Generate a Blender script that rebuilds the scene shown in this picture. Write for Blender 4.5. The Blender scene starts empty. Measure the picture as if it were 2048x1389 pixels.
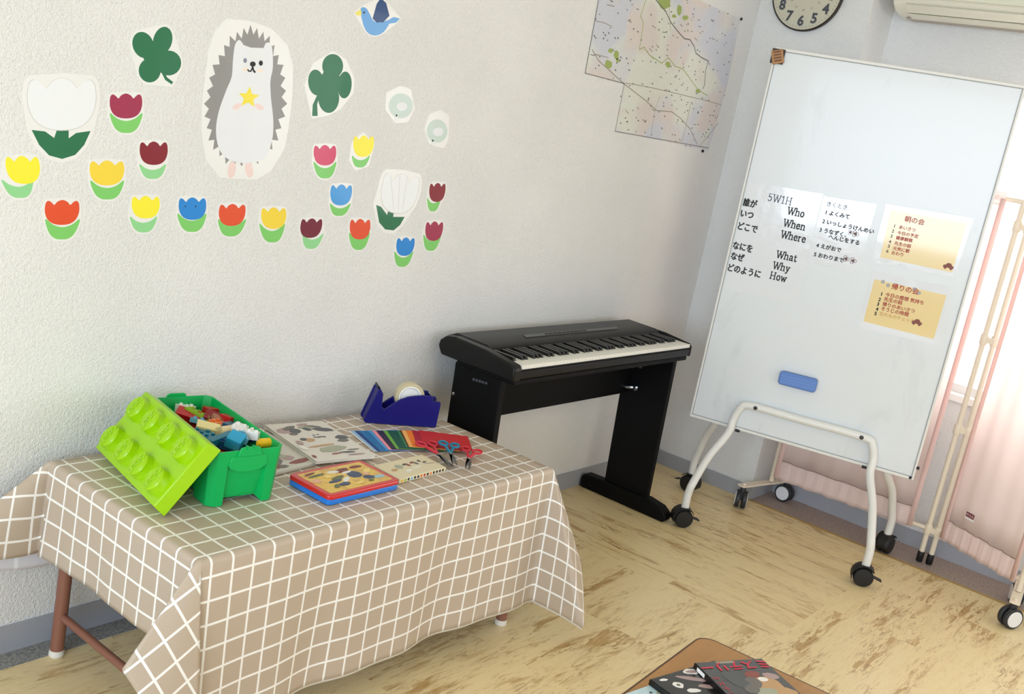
import bpy, bmesh, math, random
from mathutils import Vector as V, Matrix as M
random.seed(7)
PI = math.pi
SC = bpy.context.scene
COL = SC.collection

# ------------------------------------------------------------------ camera
F_PX, CX, CY = 2096.54, 1024.0, 694.5          # photograph treated as 2048 x 1389
YAW, PITCH, ROLL = 0.93351584, 0.223334487, 0.188368672
CAM = V((-4.574, -2.362, 1.6))
_cy, _sy, _cp, _sp = math.cos(YAW), math.sin(YAW), math.cos(PITCH), math.sin(PITCH)
FW = V((_sy * _cp, _cy * _cp, -_sp)); _rt = V((_cy, -_sy, 0)); _up = _rt.cross(FW)
RT = _rt * math.cos(ROLL) + _up * math.sin(ROLL)
UP = _up * math.cos(ROLL) - _rt * math.sin(ROLL)
cd = bpy.data.cameras.new('camera'); cam = bpy.data.objects.new('camera', cd); COL.objects.link(cam)
cd.sensor_width = 36; cd.lens = F_PX * 36 / 2048; cd.clip_start = 0.02
cam.matrix_world = M(((RT.x, UP.x, -FW.x, CAM.x), (RT.y, UP.y, -FW.y, CAM.y), (RT.z, UP.z, -FW.z, CAM.z), (0, 0, 0, 1)))
SC.camera = cam

def ray(x, y): return FW + RT * ((x - CX) / F_PX) - UP * ((y - CY) / F_PX)
def on(x, y, P, n):                                  # where the sight line of a photo point meets a real plane
    d = ray(x, y); return CAM + d * ((P - CAM).dot(n) / d.dot(n))
def fl(x, y, z=0.0): return on(x, y, V((0, 0, z)), V((0, 0, 1)))
def bw(x, y, Y=0.0): return on(x, y, V((0, Y, 0)), V((0, 1, 0)))
def rw(x, y, X=0.0): return on(x, y, V((X, 0, 0)), V((1, 0, 0)))

# ------------------------------------------------------------------ light and exposure
W = bpy.data.worlds.new('world'); SC.world = W; W.use_nodes = True
bg = W.node_tree.nodes['Background']                  # overcast sky, much brighter on the sun side (+X, outside the right-hand windows)
_tc = W.node_tree.nodes.new('ShaderNodeTexCoord'); _sx = W.node_tree.nodes.new('ShaderNodeSeparateXYZ'); _rp = W.node_tree.nodes.new('ShaderNodeValToRGB')
W.node_tree.links.new(_tc.outputs['Generated'], _sx.inputs[0]); W.node_tree.links.new(_sx.outputs[0], _rp.inputs[0]); W.node_tree.links.new(_rp.outputs[0], bg.inputs[0])
_e = _rp.color_ramp.elements; _e[0].position = 0.25; _e[0].color = (0.452, 0.477, 0.505, 1); _e[1].position = 0.6; _e[1].color = (1.05, 1.05, 1.05, 1); bg.inputs[1].default_value = 1.0
def area(name, loc, target, sx, sy, power, color):
    l = bpy.data.lights.new(name, 'AREA'); l.shape = 'RECTANGLE'; l.size = sx; l.size_y = sy; l.energy = power; l.color = color
    o = bpy.data.objects.new(name, l); COL.objects.link(o); o.location = loc
    o.rotation_euler = (V(target) - V(loc)).to_track_quat('-Z', 'Y').to_euler(); return o
area('daylight_left_windows', (-7.8, -3.2, 1.75), (0, -1.4, 0.9), 3.6, 1.7, 150, (0.68, 0.82, 1.0))
area('daylight_outside_right_windows', (1.3, -2.9, 1.6), (-3, -2.9, 1.2), 5.5, 2.4, 118, (0.97, 0.98, 1.0))
area('daylight_front_windows', (-2.0, -6.4, 1.6), (-1.2, 0, 0.9), 3.6, 1.5, 23, (0.95, 0.97, 1.0))
vs = SC.view_settings
vs.view_transform = 'Standard'; vs.look = 'None'; vs.gamma = 1; vs.use_curve_mapping = False; vs.exposure = 0.40
SC.display_settings.display_device = 'sRGB'

# ------------------------------------------------------------------ materials
def lin(c):
    r = []
    for v in c:
        v = v / 255.0; r.append(v / 12.92 if v <= 0.04045 else ((v + 0.055) / 1.055) ** 2.4)
    return (r[0], r[1], r[2], 1)
_mats = {}
def mat(name, rgb, rough=0.5, metal=0.0, coat=0.0, spec=0.5, trans=0.0):
    if name in _mats: return _mats[name]
    m = bpy.data.materials.new(name); m.use_nodes = True; b = m.node_tree.nodes['Principled BSDF']
    b.inputs['Base Color'].default_value = lin(rgb); b.inputs['Roughness'].default_value = rough
    b.inputs['Metallic'].default_value = metal; b.inputs['Coat Weight'].default_value = coat
    b.inputs['Coat Roughness'].default_value = 0.06
    b.inputs['Specular IOR Level'].default_value = spec; m.diffuse_color = lin(rgb)
    if trans:
        nt = m.node_tree; t = nt.nodes.new('ShaderNodeBsdfTranslucent'); t.inputs[0].default_value = lin(rgb)
        mx = nt.nodes.new('ShaderNodeMixShader'); mx.inputs[0].default_value = trans
        nt.links.new(b.outputs[0], mx.inputs[1]); nt.links.new(t.outputs[0], mx.inputs[2])
        nt.links.new(mx.outputs[0], nt.nodes['Material Output'].inputs[0])
    _mats[name] = m; return m
class NT:
    def __init__(s, m): s.m = m; s.t = m.node_tree; s.b = s.t.nodes['Principled BSDF']
    def n(s, kind, **kw):
        o = s.t.nodes.new('ShaderNode' + kind)
        for k, v in kw.items(): setattr(o, k, v)
        return o
    def l(s, a, b): s.t.links.new(a, b)
    def val(s, sock, v): 
        if hasattr(v, 'links'): s.l(v, sock)
        else: sock.default_value = v
    def math(s, op, a, b=0.0, c=None):
        o = s.n('Math', operation=op); s.val(o.inputs[0], a); s.val(o.inputs[1], b)
        if c is not None: s.val(o.inputs[2], c)
        return o.outputs[0]
    def mix(s, f, a, b):
        o = s.n('Mix', data_type='RGBA'); s.val(o.inputs[0], f)
        for i, v in ((6, a), (7, b)):
            if hasattr(v, 'links'): s.l(v, o.inputs[i])
            else: o.inputs[i].default_value = v
        return o.outputs[2]
    def noise(s, vec, scale, detail=2.0, rough=0.5, dist=0.0):
        o = s.n('TexNoise'); s.l(vec, o.inputs['Vector']); o.inputs['Scale'].default_value = scale
        o.inputs['Detail'].default_value = detail; o.inputs['Roughness'].default_value = rough; o.inputs['Distortion'].default_value = dist
        return o.outputs['Fac']
    def ramp(s, f, *stops):
        o = s.n('ValToRGB'); s.l(f, o.inputs[0]); e = o.color_ramp.elements
        while len(e) < len(stops): e.new(0.5)
        for i, (p, c) in enumerate(stops): e[i].position = p; e[i].color = c if len(c) == 4 else (*c, 1)
        return o.outputs[0]
    def bump(s, h, strength, dist):
        o = s.n('Bump'); s.l(h, o.inputs['Height']); o.inputs['Strength'].default_value = strength; o.inputs['Distance'].default_value = dist
        s.l(o.outputs[0], s.b.inputs['Normal'])
    def coords(s, kind='Object'): return s.n('TexCoord').outputs[kind]
    def pos(s): return s.n('NewGeometry').outputs['Position']

def wall_material(name, rgb):
    m = mat(name, rgb, 0.75, spec=0.3); q = NT(m); p = q.pos()
    n1 = q.noise(p, 110, 3, 0.65); n2 = q.noise(p, 300, 1); n3 = q.noise(p, 2.5, 3)
    base = q.mix(q.ramp(n3, (0.35, (0, 0, 0)), (0.7, (1, 1, 1))), lin([c - 4 for c in rgb]), lin([min(255, c + 2) for c in rgb]))
    vo = q.n('TexVoronoi'); q.l(p, vo.inputs['Vector']); vo.inputs['Scale'].default_value = 55
    n4 = q.noise(p, 9, 2)
    d = q.math('MULTIPLY', q.math('LESS_THAN', vo.outputs['Distance'], 0.10), q.math('GREATER_THAN', n4, 0.53))
    base = q.mix(q.math('MULTIPLY', d, 0.28), base, lin((150, 140, 130)))
    q.l(base, q.b.inputs['Base Color'])
    q.bump(q.math('ADD', n1, q.math('MULTIPLY', n2, 0.5)), 0.75, 0.006); return m
WALL = wall_material('textured_wallpaper', (236, 235, 232))

def floor_material():
    m = mat('streaked_vinyl_tile', (205, 180, 130), 0.34); q = NT(m); p = q.pos()
    sx = q.n('SeparateXYZ'); q.l(p, sx.inputs[0]); X, Y = sx.outputs[0], sx.outputs[1]
    dirY = q.math('MULTIPLY', q.math('GREATER_THAN', X, -1.25), q.math('GREATER_THAN', Y, -1.24))
    a = q.math('ADD', q.math('MULTIPLY', Y, dirY), q.math('MULTIPLY', X, q.math('SUBTRACT', 1.0, dirY)))
    b = q.math('ADD', q.math('MULTIPLY', X, dirY), q.math('MULTIPLY', Y, q.math('SUBTRACT', 1.0, dirY)))
    tx = q.math('FLOOR', q.math('DIVIDE', q.math('ADD', X, 1.25), 0.45)); ty = q.math('FLOOR', q.math('DIVIDE', q.math('ADD', Y, 1.24), 0.45))
    cid = q.n('CombineXYZ'); q.l(tx, cid.inputs[0]); q.l(ty, cid.inputs[1])
    wn = q.n('TexWhiteNoise'); q.l(cid.outputs[0], wn.inputs['Vector']); r = wn.outputs['Value']
    cv = q.n('CombineXYZ'); q.l(q.math('MULTIPLY', a, 1.0), cv.inputs[0]); q.l(q.math('MULTIPLY', b, 6.5), cv.inputs[1]); q.l(q.math('MULTIPLY', r, 9.0), cv.inputs[2])
    v = cv.outputs[0]
    n1 = q.noise(v, 6, 5, 0.62, 0.8); n2 = q.noise(v, 13, 5, 0.62, 1.4); n3 = q.noise(v, 2.0, 3, 0.5, 0.5); n4 = q.noise(p, 1.1, 2)
    streak = q.math('MULTIPLY', q.ramp(n2, (0.54, (0, 0, 0)), (0.62, (1, 1, 1))), q.ramp(n3, (0.40, (0.12, 0.12, 0.12)), (0.62, (1, 1, 1))))
    patch = q.math('MULTIPLY', q.ramp(n1, (0.48, (0, 0, 0)), (0.56, (1, 1, 1))), q.ramp(n3, (0.48, (0, 0, 0)), (0.62, (1, 1, 1))))
    base = q.mix(n4, lin((244, 226, 178)), lin((236, 216, 168)))
    base = q.mix(q.math('MULTIPLY', q.ramp(n1, (0.30, (0, 0, 0)), (0.48, (1, 1, 1))), 0.6), lin((230, 205, 152)), base)
    base = q.mix(q.math('MULTIPLY', patch, 0.75), base, lin((178, 136, 72)))
    base = q.mix(q.math('MULTIPLY', streak, 0.72), base, lin((150, 112, 62)))
    q.l(base, q.b.inputs['Base Color']); q.bump(n2, 0.05, 0.002); return m
FLOOR = floor_material()

def speckle(name, c1, c2, scale=160, rough=0.6, bump=0.0):
    m = mat(name, c1, rough); q = NT(m); p = q.pos(); n = q.noise(p, scale, 3, 0.7)
    q.l(q.mix(q.ramp(n, (0.42, (0, 0, 0)), (0.62, (1, 1, 1))), lin(c1), lin(c2)), q.b.inputs['Base Color'])
    if bump: q.bump(n, bump, 0.002)
    return m
def marked(name, rgb, mark, scale, lo, hi, amt, rough, coat=0.0, stretch=(1, 1, 1)):
    m = mat(name, rgb, rough, coat=coat); q = NT(m); mp = q.n('Mapping'); q.l(q.coords(), mp.inputs[0]); mp.inputs['Scale'].default_value = stretch
    n = q.noise(mp.outputs[0], scale, 5, 0.65, 0.8)
    q.l(q.mix(q.math('MULTIPLY', q.ramp(n, (lo, (0, 0, 0)), (hi, (1, 1, 1))), amt), lin(rgb), lin(mark)), q.b.inputs['Base Color']); return m
BASEB = mat('grey_vinyl_baseboard', (166, 168, 174), 0.45)
STRIPG = speckle('grey_speckled_strip', (158, 158, 154), (112, 113, 112), 150)
STRIPB = speckle('brown_grey_terrazzo', (176, 159, 150), (140, 124, 117), 150)
WHITEP = mat('white_plastic', (240, 239, 235), 0.4)
BLACKP = mat('black_plastic', (18, 18, 20), 0.45)
STEEL = mat('steel', (190, 190, 192), 0.25, 1.0)
LAM = mat('laminate_margin', (236, 235, 231), 0.3, coat=0.2)
INK = mat('black_ink', (28, 27, 30), 0.55)

# ------------------------------------------------------------------ mesh helpers
class MB:
    def __init__(s): s.v = []; s.f = []; s.mi = []; s.cur = 0; s.uv = None
    def add(s, vs_, fs, mx=None):
        k = len(s.v); s.v += [tuple((mx @ V(p)) if mx else V(p)) for p in vs_]
        s.f += [tuple(i + k for i in f) for f in fs]; s.mi += [s.cur] * len(fs); return s
    def box(s, a, b, mx=None):
        (x0, y0, z0), (x1, y1, z1) = a, b
        return s.add([(x0, y0, z0), (x1, y0, z0), (x1, y1, z0), (x0, y1, z0), (x0, y0, z1), (x1, y0, z1), (x1, y1, z1), (x0, y1, z1)],
                     [(0, 3, 2, 1), (4, 5, 6, 7), (0, 1, 5, 4), (1, 2, 6, 5), (2, 3, 7, 6), (3, 0, 4, 7)], mx)
    def prism(s, poly, h0, h1, mx=None):             # polygon in local xy, extruded along local z
        n = len(poly)
        ar = sum(poly[i][0] * poly[(i + 1) % n][1] - poly[(i + 1) % n][0] * poly[i][1] for i in range(n))
        if ar < 0: poly = poly[::-1]
        vs_ = [(p[0], p[1], h0) for p in poly] + [(p[0], p[1], h1) for p in poly]
        fs = [tuple(range(n - 1, -1, -1)), tuple(range(n, 2 * n))] + [(i, (i + 1) % n, n + (i + 1) % n, n + i) for i in range(n)]
        return s.add(vs_, fs, mx)
    def lathe(s, prof, seg=24, mx=None, caps=True):  # (radius, z) profile around local z
        vs_ = []; fs = []; n = len(prof)
        for r, z in prof:
            for k in range(seg): a = 2 * PI * k / seg; vs_.append((r * math.cos(a), r * math.sin(a), z))
        for i in range(n - 1):
            for k in range(seg):
                a, b = i * seg + k, i * seg + (k + 1) % seg; fs.append((a, b, b + seg, a + seg))
        if caps: fs.append(tuple(range(seg - 1, -1, -1))); fs.append(tuple((n - 1) * seg + k for k in range(seg)))
        return s.add(vs_, fs, mx)
    def tube(s, pts, r, seg=14, closed=False):
        pts = [V(p) for p in pts]; n = len(pts); vs_ = []; fs = []; prev = None
        for i, p in enumerate(pts):
            if closed: t = (pts[(i + 1) % n] - pts[i - 1]).normalized()
            else: t = (pts[min(i + 1, n - 1)] - pts[max(i - 1, 0)]).normalized()
            if prev is None:
                x = t.orthogonal().normalized()
            else: x = (prev - t * prev.dot(t)).normalized()
            prev = x; y = t.cross(x); rr = r[i] if isinstance(r, (list, tuple)) else r
            for k in range(seg): a = 2 * PI * k / seg; vs_.append(tuple(p + x * (rr * math.cos(a)) + y * (rr * math.sin(a))))
        m = n if closed else n - 1
        for i in range(m):
            for k in range(seg):
                a, b = i * seg + k, i * seg + (k + 1) % seg; c, d = ((i + 1) % n) * seg + (k + 1) % seg, ((i + 1) % n) * seg + k
                fs.append((a, b, c, d))
        if not closed: fs.append(tuple(range(seg - 1, -1, -1))); fs.append(tuple((n - 1) * seg + k for k in range(seg)))
        return s.add(vs_, fs)
    def grid(s, rows):
        k = len(rows[0]); vs_ = [tuple(p) for r in rows for p in r]
        fs = [(i * k + j, i * k + j + 1, (i + 1) * k + j + 1, (i + 1) * k + j) for i in range(len(rows) - 1) for j in range(k - 1)]
        return s.add(vs_, fs)
    def obj(s, name, m, parent=None, bevel=0.0, smooth=35, solid=0.0, seg=2):
        me = bpy.data.meshes.new(name); me.from_pydata(s.v, [], s.f)
        ms = m if isinstance(m, (list, tuple)) else [m]
        for x in ms: me.materials.append(x)
        if len(ms) > 1: me.polygons.foreach_set('material_index', s.mi)
        if smooth:
            me.polygons.foreach_set('use_smooth', [True] * len(me.polygons)); me.update()
            try: me.set_sharp_from_angle(angle=math.radians(smooth))
            except Exception: pass
        me.update(); o = bpy.data.objects.new(name, me); COL.objects.link(o)
        if parent is not None: o.parent = parent
        if bevel:
            b = o.modifiers.new('bevel', 'BEVEL'); b.width = bevel; b.segments = seg; b.limit_method = 'ANGLE'; b.angle_limit = math.radians(40); b.harden_normals = False
        if solid:
            b = o.modifiers.new('solid', 'SOLIDIFY'); b.thickness = solid; b.offset = -1
        return o
def tag(o, label, cat, group=None, kind=None):
    o['label'] = label; o['category'] = cat
    if group: o['group'] = group
    if kind: o['kind'] = kind
    return o
def thing(name, loc, label, cat, group=None, rz=0.0):
    o = bpy.data.objects.new(name, None); COL.objects.link(o); o.location = loc; o.rotation_euler = (0, 0, rz); o.empty_display_size = 0.05
    return tag(o, label, cat, group)
def rel(o):                                           # world -> local of a thing made with thing() (no scale)
    return (M.Translation(o.location) @ o.rotation_euler.to_matrix().to_4x4()).inverted()
def struct(mb, name, m, **kw):
    o = mb.obj(name, m, smooth=0, **kw); o['kind'] = 'structure'; return o
def frame(o, x, y, z): return M(((x[0], y[0], z[0], o[0]), (x[1], y[1], z[1], o[1]), (x[2], y[2], z[2], o[2]), (0, 0, 0, 1)))
def Tr(x, y, z): return M.Translation((x, y, z))
def Rz(a): return M.Rotation(a, 4, 'Z')
def rrect(x0, y0, x1, y1, r, n=5):
    out = []
    for cx, cy, a0 in ((x1 - r, y1 - r, 0), (x0 + r, y1 - r, PI / 2), (x0 + r, y0 + r, PI), (x1 - r, y0 + r, 1.5 * PI)):
        for k in range(n + 1): a = a0 + PI / 2 * k / n; out.append((cx + r * math.cos(a), cy + r * math.sin(a)))
    return out
def smooth_path(pts, sub=6, closed=False):            # Catmull-Rom
    P = [V(p) for p in pts]; n = len(P); out = []
    for i in range(n if closed else n - 1):
        a, b, c, d = (P[(i - 1) % n], P[i], P[(i + 1) % n], P[(i + 2) % n]) if closed else (P[max(i - 1, 0)], P[i], P[i + 1], P[min(i + 2, n - 1)])
        for k in range(sub):
            t = k / sub; out.append(0.5 * ((2 * b) + (c - a) * t + (2 * a - 5 * b + 4 * c - d) * t * t + (3 * b - a - 3 * c + d) * t ** 3))
    if not closed: out.append(P[-1])
    return out
def text_mesh(s, size, bold=0.0, align='LEFT', depth=0.0, space=1.0):
    cu = bpy.data.curves.new('lettering', 'FONT'); cu.body = s; cu.size = size; cu.offset = bold; cu.align_x = align; cu.extrude = depth; cu.resolution_u = 3; cu.space_character = space
    o = bpy.data.objects.new('lettering', cu); COL.objects.link(o); bpy.context.view_layer.update()
    me = bpy.data.meshes.new_from_object(o.evaluated_get(bpy.context.evaluated_depsgraph_get())); bpy.data.objects.remove(o); bpy.data.curves.remove(cu)
    vs_ = [tuple(v.co) for v in me.vertices]; fs = [tuple(p.vertices) for p in me.polygons]; bpy.data.meshes.remove(me); return vs_, fs
# slab-serif strokes for the printed latin words: polylines in a unit em (cap height 0.72)
GL = {'W': (0.95, [[(0.05, .72), (.27, 0), (.48, .62), (.68, 0), (.9, .72)], [(-.03, .72), (.17, .72)], [(.8, .72), (.98, .72)], [(.38, .70), (.56, .70)]]),
 'h': (0.6, [[(.1, 0), (.1, .75), (0, .75)], [(.1, .36), (.2, .47), (.34, .48), (.44, .4), (.45, 0)], [(0, 0), (.2, 0)], [(.35, 0), (.55, 0)]]),
 'o': (0.52, [[(.22, 0), (.06, .1), (.04, .27), (.12, .45), (.24, .48), (.38, .42), (.44, .24), (.38, .06), (.22, 0)]]),
 'e': (0.5, [[(.05, .26), (.42, .26), (.38, .42), (.24, .48), (.1, .42), (.04, .24), (.1, .06), (.24, 0), (.42, .08)]]),
 'n': (0.6, [[(.1, 0), (.1, .47), (0, .47)], [(.1, .36), (.2, .47), (.34, .48), (.44, .4), (.45, 0)], [(0, 0), (.2, 0)], [(.35, 0), (.55, 0)]]),
 'r': (0.44, [[(.1, 0), (.1, .47), (0, .47)], [(.1, .34), (.2, .46), (.36, .46)], [(0, 0), (.22, 0)]]),
 'a': (0.54, [[(.08, .42), (.22, .48), (.36, .43), (.38, .3), (.38, .05), (.48, 0)], [(.38, .28), (.14, .24), (.05, .12), (.14, 0), (.28, .03), (.38, .12)]]),
 't': (0.4, [[(.15, .62), (.15, .08), (.22, 0), (.35, .05)], [(.02, .46), (.34, .46)]]),
 'y': (0.54, [[(.08, .47), (.25, .03)], [(.44, .47), (.2, -.14), (.06, -.2)], [(0, .47), (.18, .47)], [(.35, .47), (.52, .47)]]),
 'w': (0.74, [[(.06, .47), (.2, 0), (.35, .42), (.5, 0), (.64, .47)], [(0, .47), (.14, .47)], [(.56, .47), (.72, .47)]]),
 'H': (0.8, [[(.12, 0), (.12, .72)], [(.6, 0), (.6, .72)], [(.12, .37), (.6, .37)], [(.02, 0), (.22, 0)], [(.02, .72), (.22, .72)], [(.5, 0), (.7, 0)], [(.5, .72), (.7, .72)]]),
 '5': (0.56, [[(.42, .72), (.12, .72), (.09, .4), (.26, .46), (.42, .36), (.44, .18), (.32, .02), (.16, 0), (.05, .08)]]),
 '1': (0.5, [[(.1, .6), (.25, .72), (.25, 0)], [(.1, 0), (.4, 0)]])}
def slab(mb, s, size, mx, wt=0.062):
    x = 0.0
    for ch in s:
        adv, st = GL[ch]
        for pl in st:
            for i in range(len(pl) - 1):
                a, b = V((pl[i][0] + x, pl[i][1])), V((pl[i + 1][0] + x, pl[i + 1][1])); d = (b - a); ln = d.length; d = d / ln; nn = V((-d.y, d.x))
                w = wt * (0.62 if abs(d.y) < .25 else 1.0); a2, b2 = a - d * wt * .35, b + d * wt * .35
                q = [a2 + nn * w * .5, a2 - nn * w * .5, b2 - nn * w * .5, b2 + nn * w * .5]
                mb.add([(p.x * size, p.y * size, 0.0) for p in q], [(0, 1, 2, 3)], mx)
        x += adv + .05
    return x * size

# ------------------------------------------------------------------ the room
HC = 2.68                                              # ceiling height
REC, PIL = 0.26, -0.525                                # window recess depth, pillar edge
b = MB().box((-8.2, 0, 0), (0.6, 0.15, HC)); struct(b, 'wall_back', WALL)
b = MB().box((0, PIL, 0), (0.6, 0, HC)); struct(b, 'wall_pillar', WALL)
b = MB()
WY0, WY1, WZ0, WZ1 = -0.95, -5.2, 0.73, 2.06
b.box((REC, WY0, 0), (0.42, PIL, HC)); b.box((REC, WY1, 0), (0.42, WY0, WZ0)); b.box((REC, WY1, WZ1), (0.42, WY0, HC)); b.box((REC, -6.4, 0), (0.42, WY1, HC))
struct(b, 'wall_right', WALL)
b = MB().box((-8.2, -6.4, -0.1), (0.0, 0, 0)); struct(b, 'floor', FLOOR)
b = MB().box((0.0, -6.4, -0.1), (0.6, PIL, -0.001)); o = struct(b, 'trim_1', STRIPB); o['label'] = 'brown grey floor strip in the window recess'
b = MB().box((-8.2, -0.074, -0.02), (-1.6, 0.0, 0.0015)); o = struct(b, 'trim_2', STRIPG); o['label'] = 'grey speckled floor strip along the back wall'
b = MB().box((-0.012, -6.4, -0.02), (0.008, PIL, 0.002)); o = struct(b, 'trim_3', mat('ochre_edge', (176, 146, 88), 0.5)); o['label'] = 'ochre edging where the tiles meet the recess floor'
b = MB().box((-8.2, -6.4, HC), (0.6, 0.15, HC + 0.1)); struct(b, 'ceiling', mat('ceiling_board', (232, 226, 212), 0.8))
b = MB().box((-8.2, -0.008, 0), (0, 0.0, 0.078)); struct(b, 'baseboard_back', BASEB)
b = MB().box((-0.008, PIL - 0.008, 0), (0.0, -0.008, 0.07)); b.box((0.0, PIL - 0.008, 0), (REC - 0.008, PIL, 0.07)); b.box((REC - 0.008, -6.4, -0.001), (REC, PIL - 0.008, 0.075)); struct(b, 'baseboard_right', BASEB)
# window: aluminium frame, sash bars, panes, sill
al = mat('white_aluminium', (228, 228, 226), 0.35, 0.2)
b = MB()
for z in (WZ0, WZ1 - 0.04): b.box((REC + 0.05, WY1, z), (REC + 0.11, WY0, z + 0.04))
for y in (WY0 - 0.04, -2.0, -3.05, -4.1, WY1): b.box((REC + 0.05, y, WZ0), (REC + 0.11, y + 0.04, WZ1))
win = struct(b, 'window_1', al)
glass = bpy.data.materials.new('thin_window_glass'); glass.use_nodes = True; nt = glass.node_tree; nt.nodes.remove(nt.nodes['Principled BSDF'])
t = nt.nodes.new('ShaderNodeBsdfTransparent'); g = nt.nodes.new('ShaderNodeBsdfGlossy'); g.inputs['Roughness'].default_value = 0.02
fr = nt.nodes.new('ShaderNodeMath'); fr.operation = 'MULTIPLY_ADD'; fr.inputs[1].default_value = .35; fr.inputs[2].default_value = .03
lw = nt.nodes.new('ShaderNodeLayerWeight'); lw.inputs[0].default_value = .25; nt.links.new(lw.outputs['Facing'], fr.inputs[0]); mx = nt.nodes.new('ShaderNodeMixShader')
nt.links.new(fr.outputs[0], mx.inputs[0]); nt.links.new(t.outputs[0], mx.inputs[1]); nt.links.new(g.outputs[0], mx.inputs[2]); nt.links.new(mx.outputs[0], nt.nodes['Material Output'].inputs[0])
for y0, y1 in ((-1.96, -0.99), (-3.01, -2.0), (-4.06, -3.05), (-5.16, -4.1)):
    o = MB().box((REC + 0.078, y0, WZ0 + 0.04), (REC + 0.0785, y1, WZ1 - 0.04)).obj('window_pane', glass, win, smooth=0)
o = MB().box((REC - 0.02, WY1, WZ0 - 0.03), (REC + 0.052, WY0 + 0.03, WZ0 + 0.004)).obj('window_sill', WHITEP, win, bevel=0.004, smooth=0)

# ------------------------------------------------------------------ paper cut-outs on the back wall
WALLF = frame((0, 0, 0), (1, 0, 0), (0, 0, 1), (0, -1, 0))
def wp(pts): return [(p.x, p.z) for p in (bw(x, y) for x, y in pts)]
def hull(pts):
    pts = sorted(set((round(a, 5), round(c, 5)) for a, c in pts)); out = []
    for seq in (pts, pts[::-1]):
        h = []
        for p in seq:
            while len(h) > 1 and (h[-1][0] - h[-2][0]) * (p[1] - h[-2][1]) - (h[-1][1] - h[-2][1]) * (p[0] - h[-2][0]) <= 0: h.pop()
            h.append(p)
        out += h[:-1]
    return out
def margin(pts, d): return hull([(x + d * math.cos(a), z + d * math.sin(a)) for x, z in pts for a in (k * PI / 6 for k in range(12))])
def curve2(pts, sub=5): return [(p.x, p.y) for p in smooth_path([(x, y, 0) for x, y in pts], sub, True)]
TUL = [(0, 0), (.48, .05), (.82, .22), (.99, .52), (.97, .84), (.84, .96), (.66, .92), (.46, .80), (.30, .92), (0, 1), (-.30, .92), (-.46, .80), (-.66, .92), (-.84, .96), (-.97, .84), (-.99, .52), (-.82, .22), (-.48, .05)]
LEAF = [(-1, 1), (-.55, .72), (0, .6), (.55, .72), (1, 1), (.95, .68), (.70, .24), (.36, .03), (0, 0), (-.36, .03), (-.70, .24), (-.95, .68)]
def inbox(shape, bx, sk=0.0):
    x0, y0, x1, y1 = bx; return [((x0 + x1) / 2 + u * (x1 - x0) / 2 + sk * (v - .5), y1 - v * (y1 - y0)) for u, v in shape]
def paper(name, rgb): return mat('paper_' + name, [c - (14 if c < 200 else 0) if min(rgb) < 200 else c for c in rgb], 0.42, coat=0.22, spec=0.35)
def sticker(name, label, cat, parts, pad=0.007, group=None, back=None):
    """parts: (part name, photo outline, paper, layer)"""
    allp = [p for q in parts for p in wp(q[1])]
    cx = sum(p[0] for p in allp) / len(allp); cz = min(p[1] for p in allp)
    t = thing(name, (cx, 0, cz), label, cat, group); inv = rel(t)
    MB().prism(margin(wp(back) if back else allp, pad), 0.0, 0.0007, inv @ WALLF).obj('laminate_backing', LAM, t, smooth=0)
    for pn, outl, m, lay in parts:
        o = MB().prism(wp(outl), 0.0005, 0.0008 + 0.0003 * lay, inv @ WALLF).obj(pn, m, t, smooth=0)
    return t
G1, G2, G3 = paper('leaf_green', (140, 205, 118)), paper('pale_leaf_green', (160, 214, 160)), paper('deep_green', (36, 124, 82))
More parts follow.
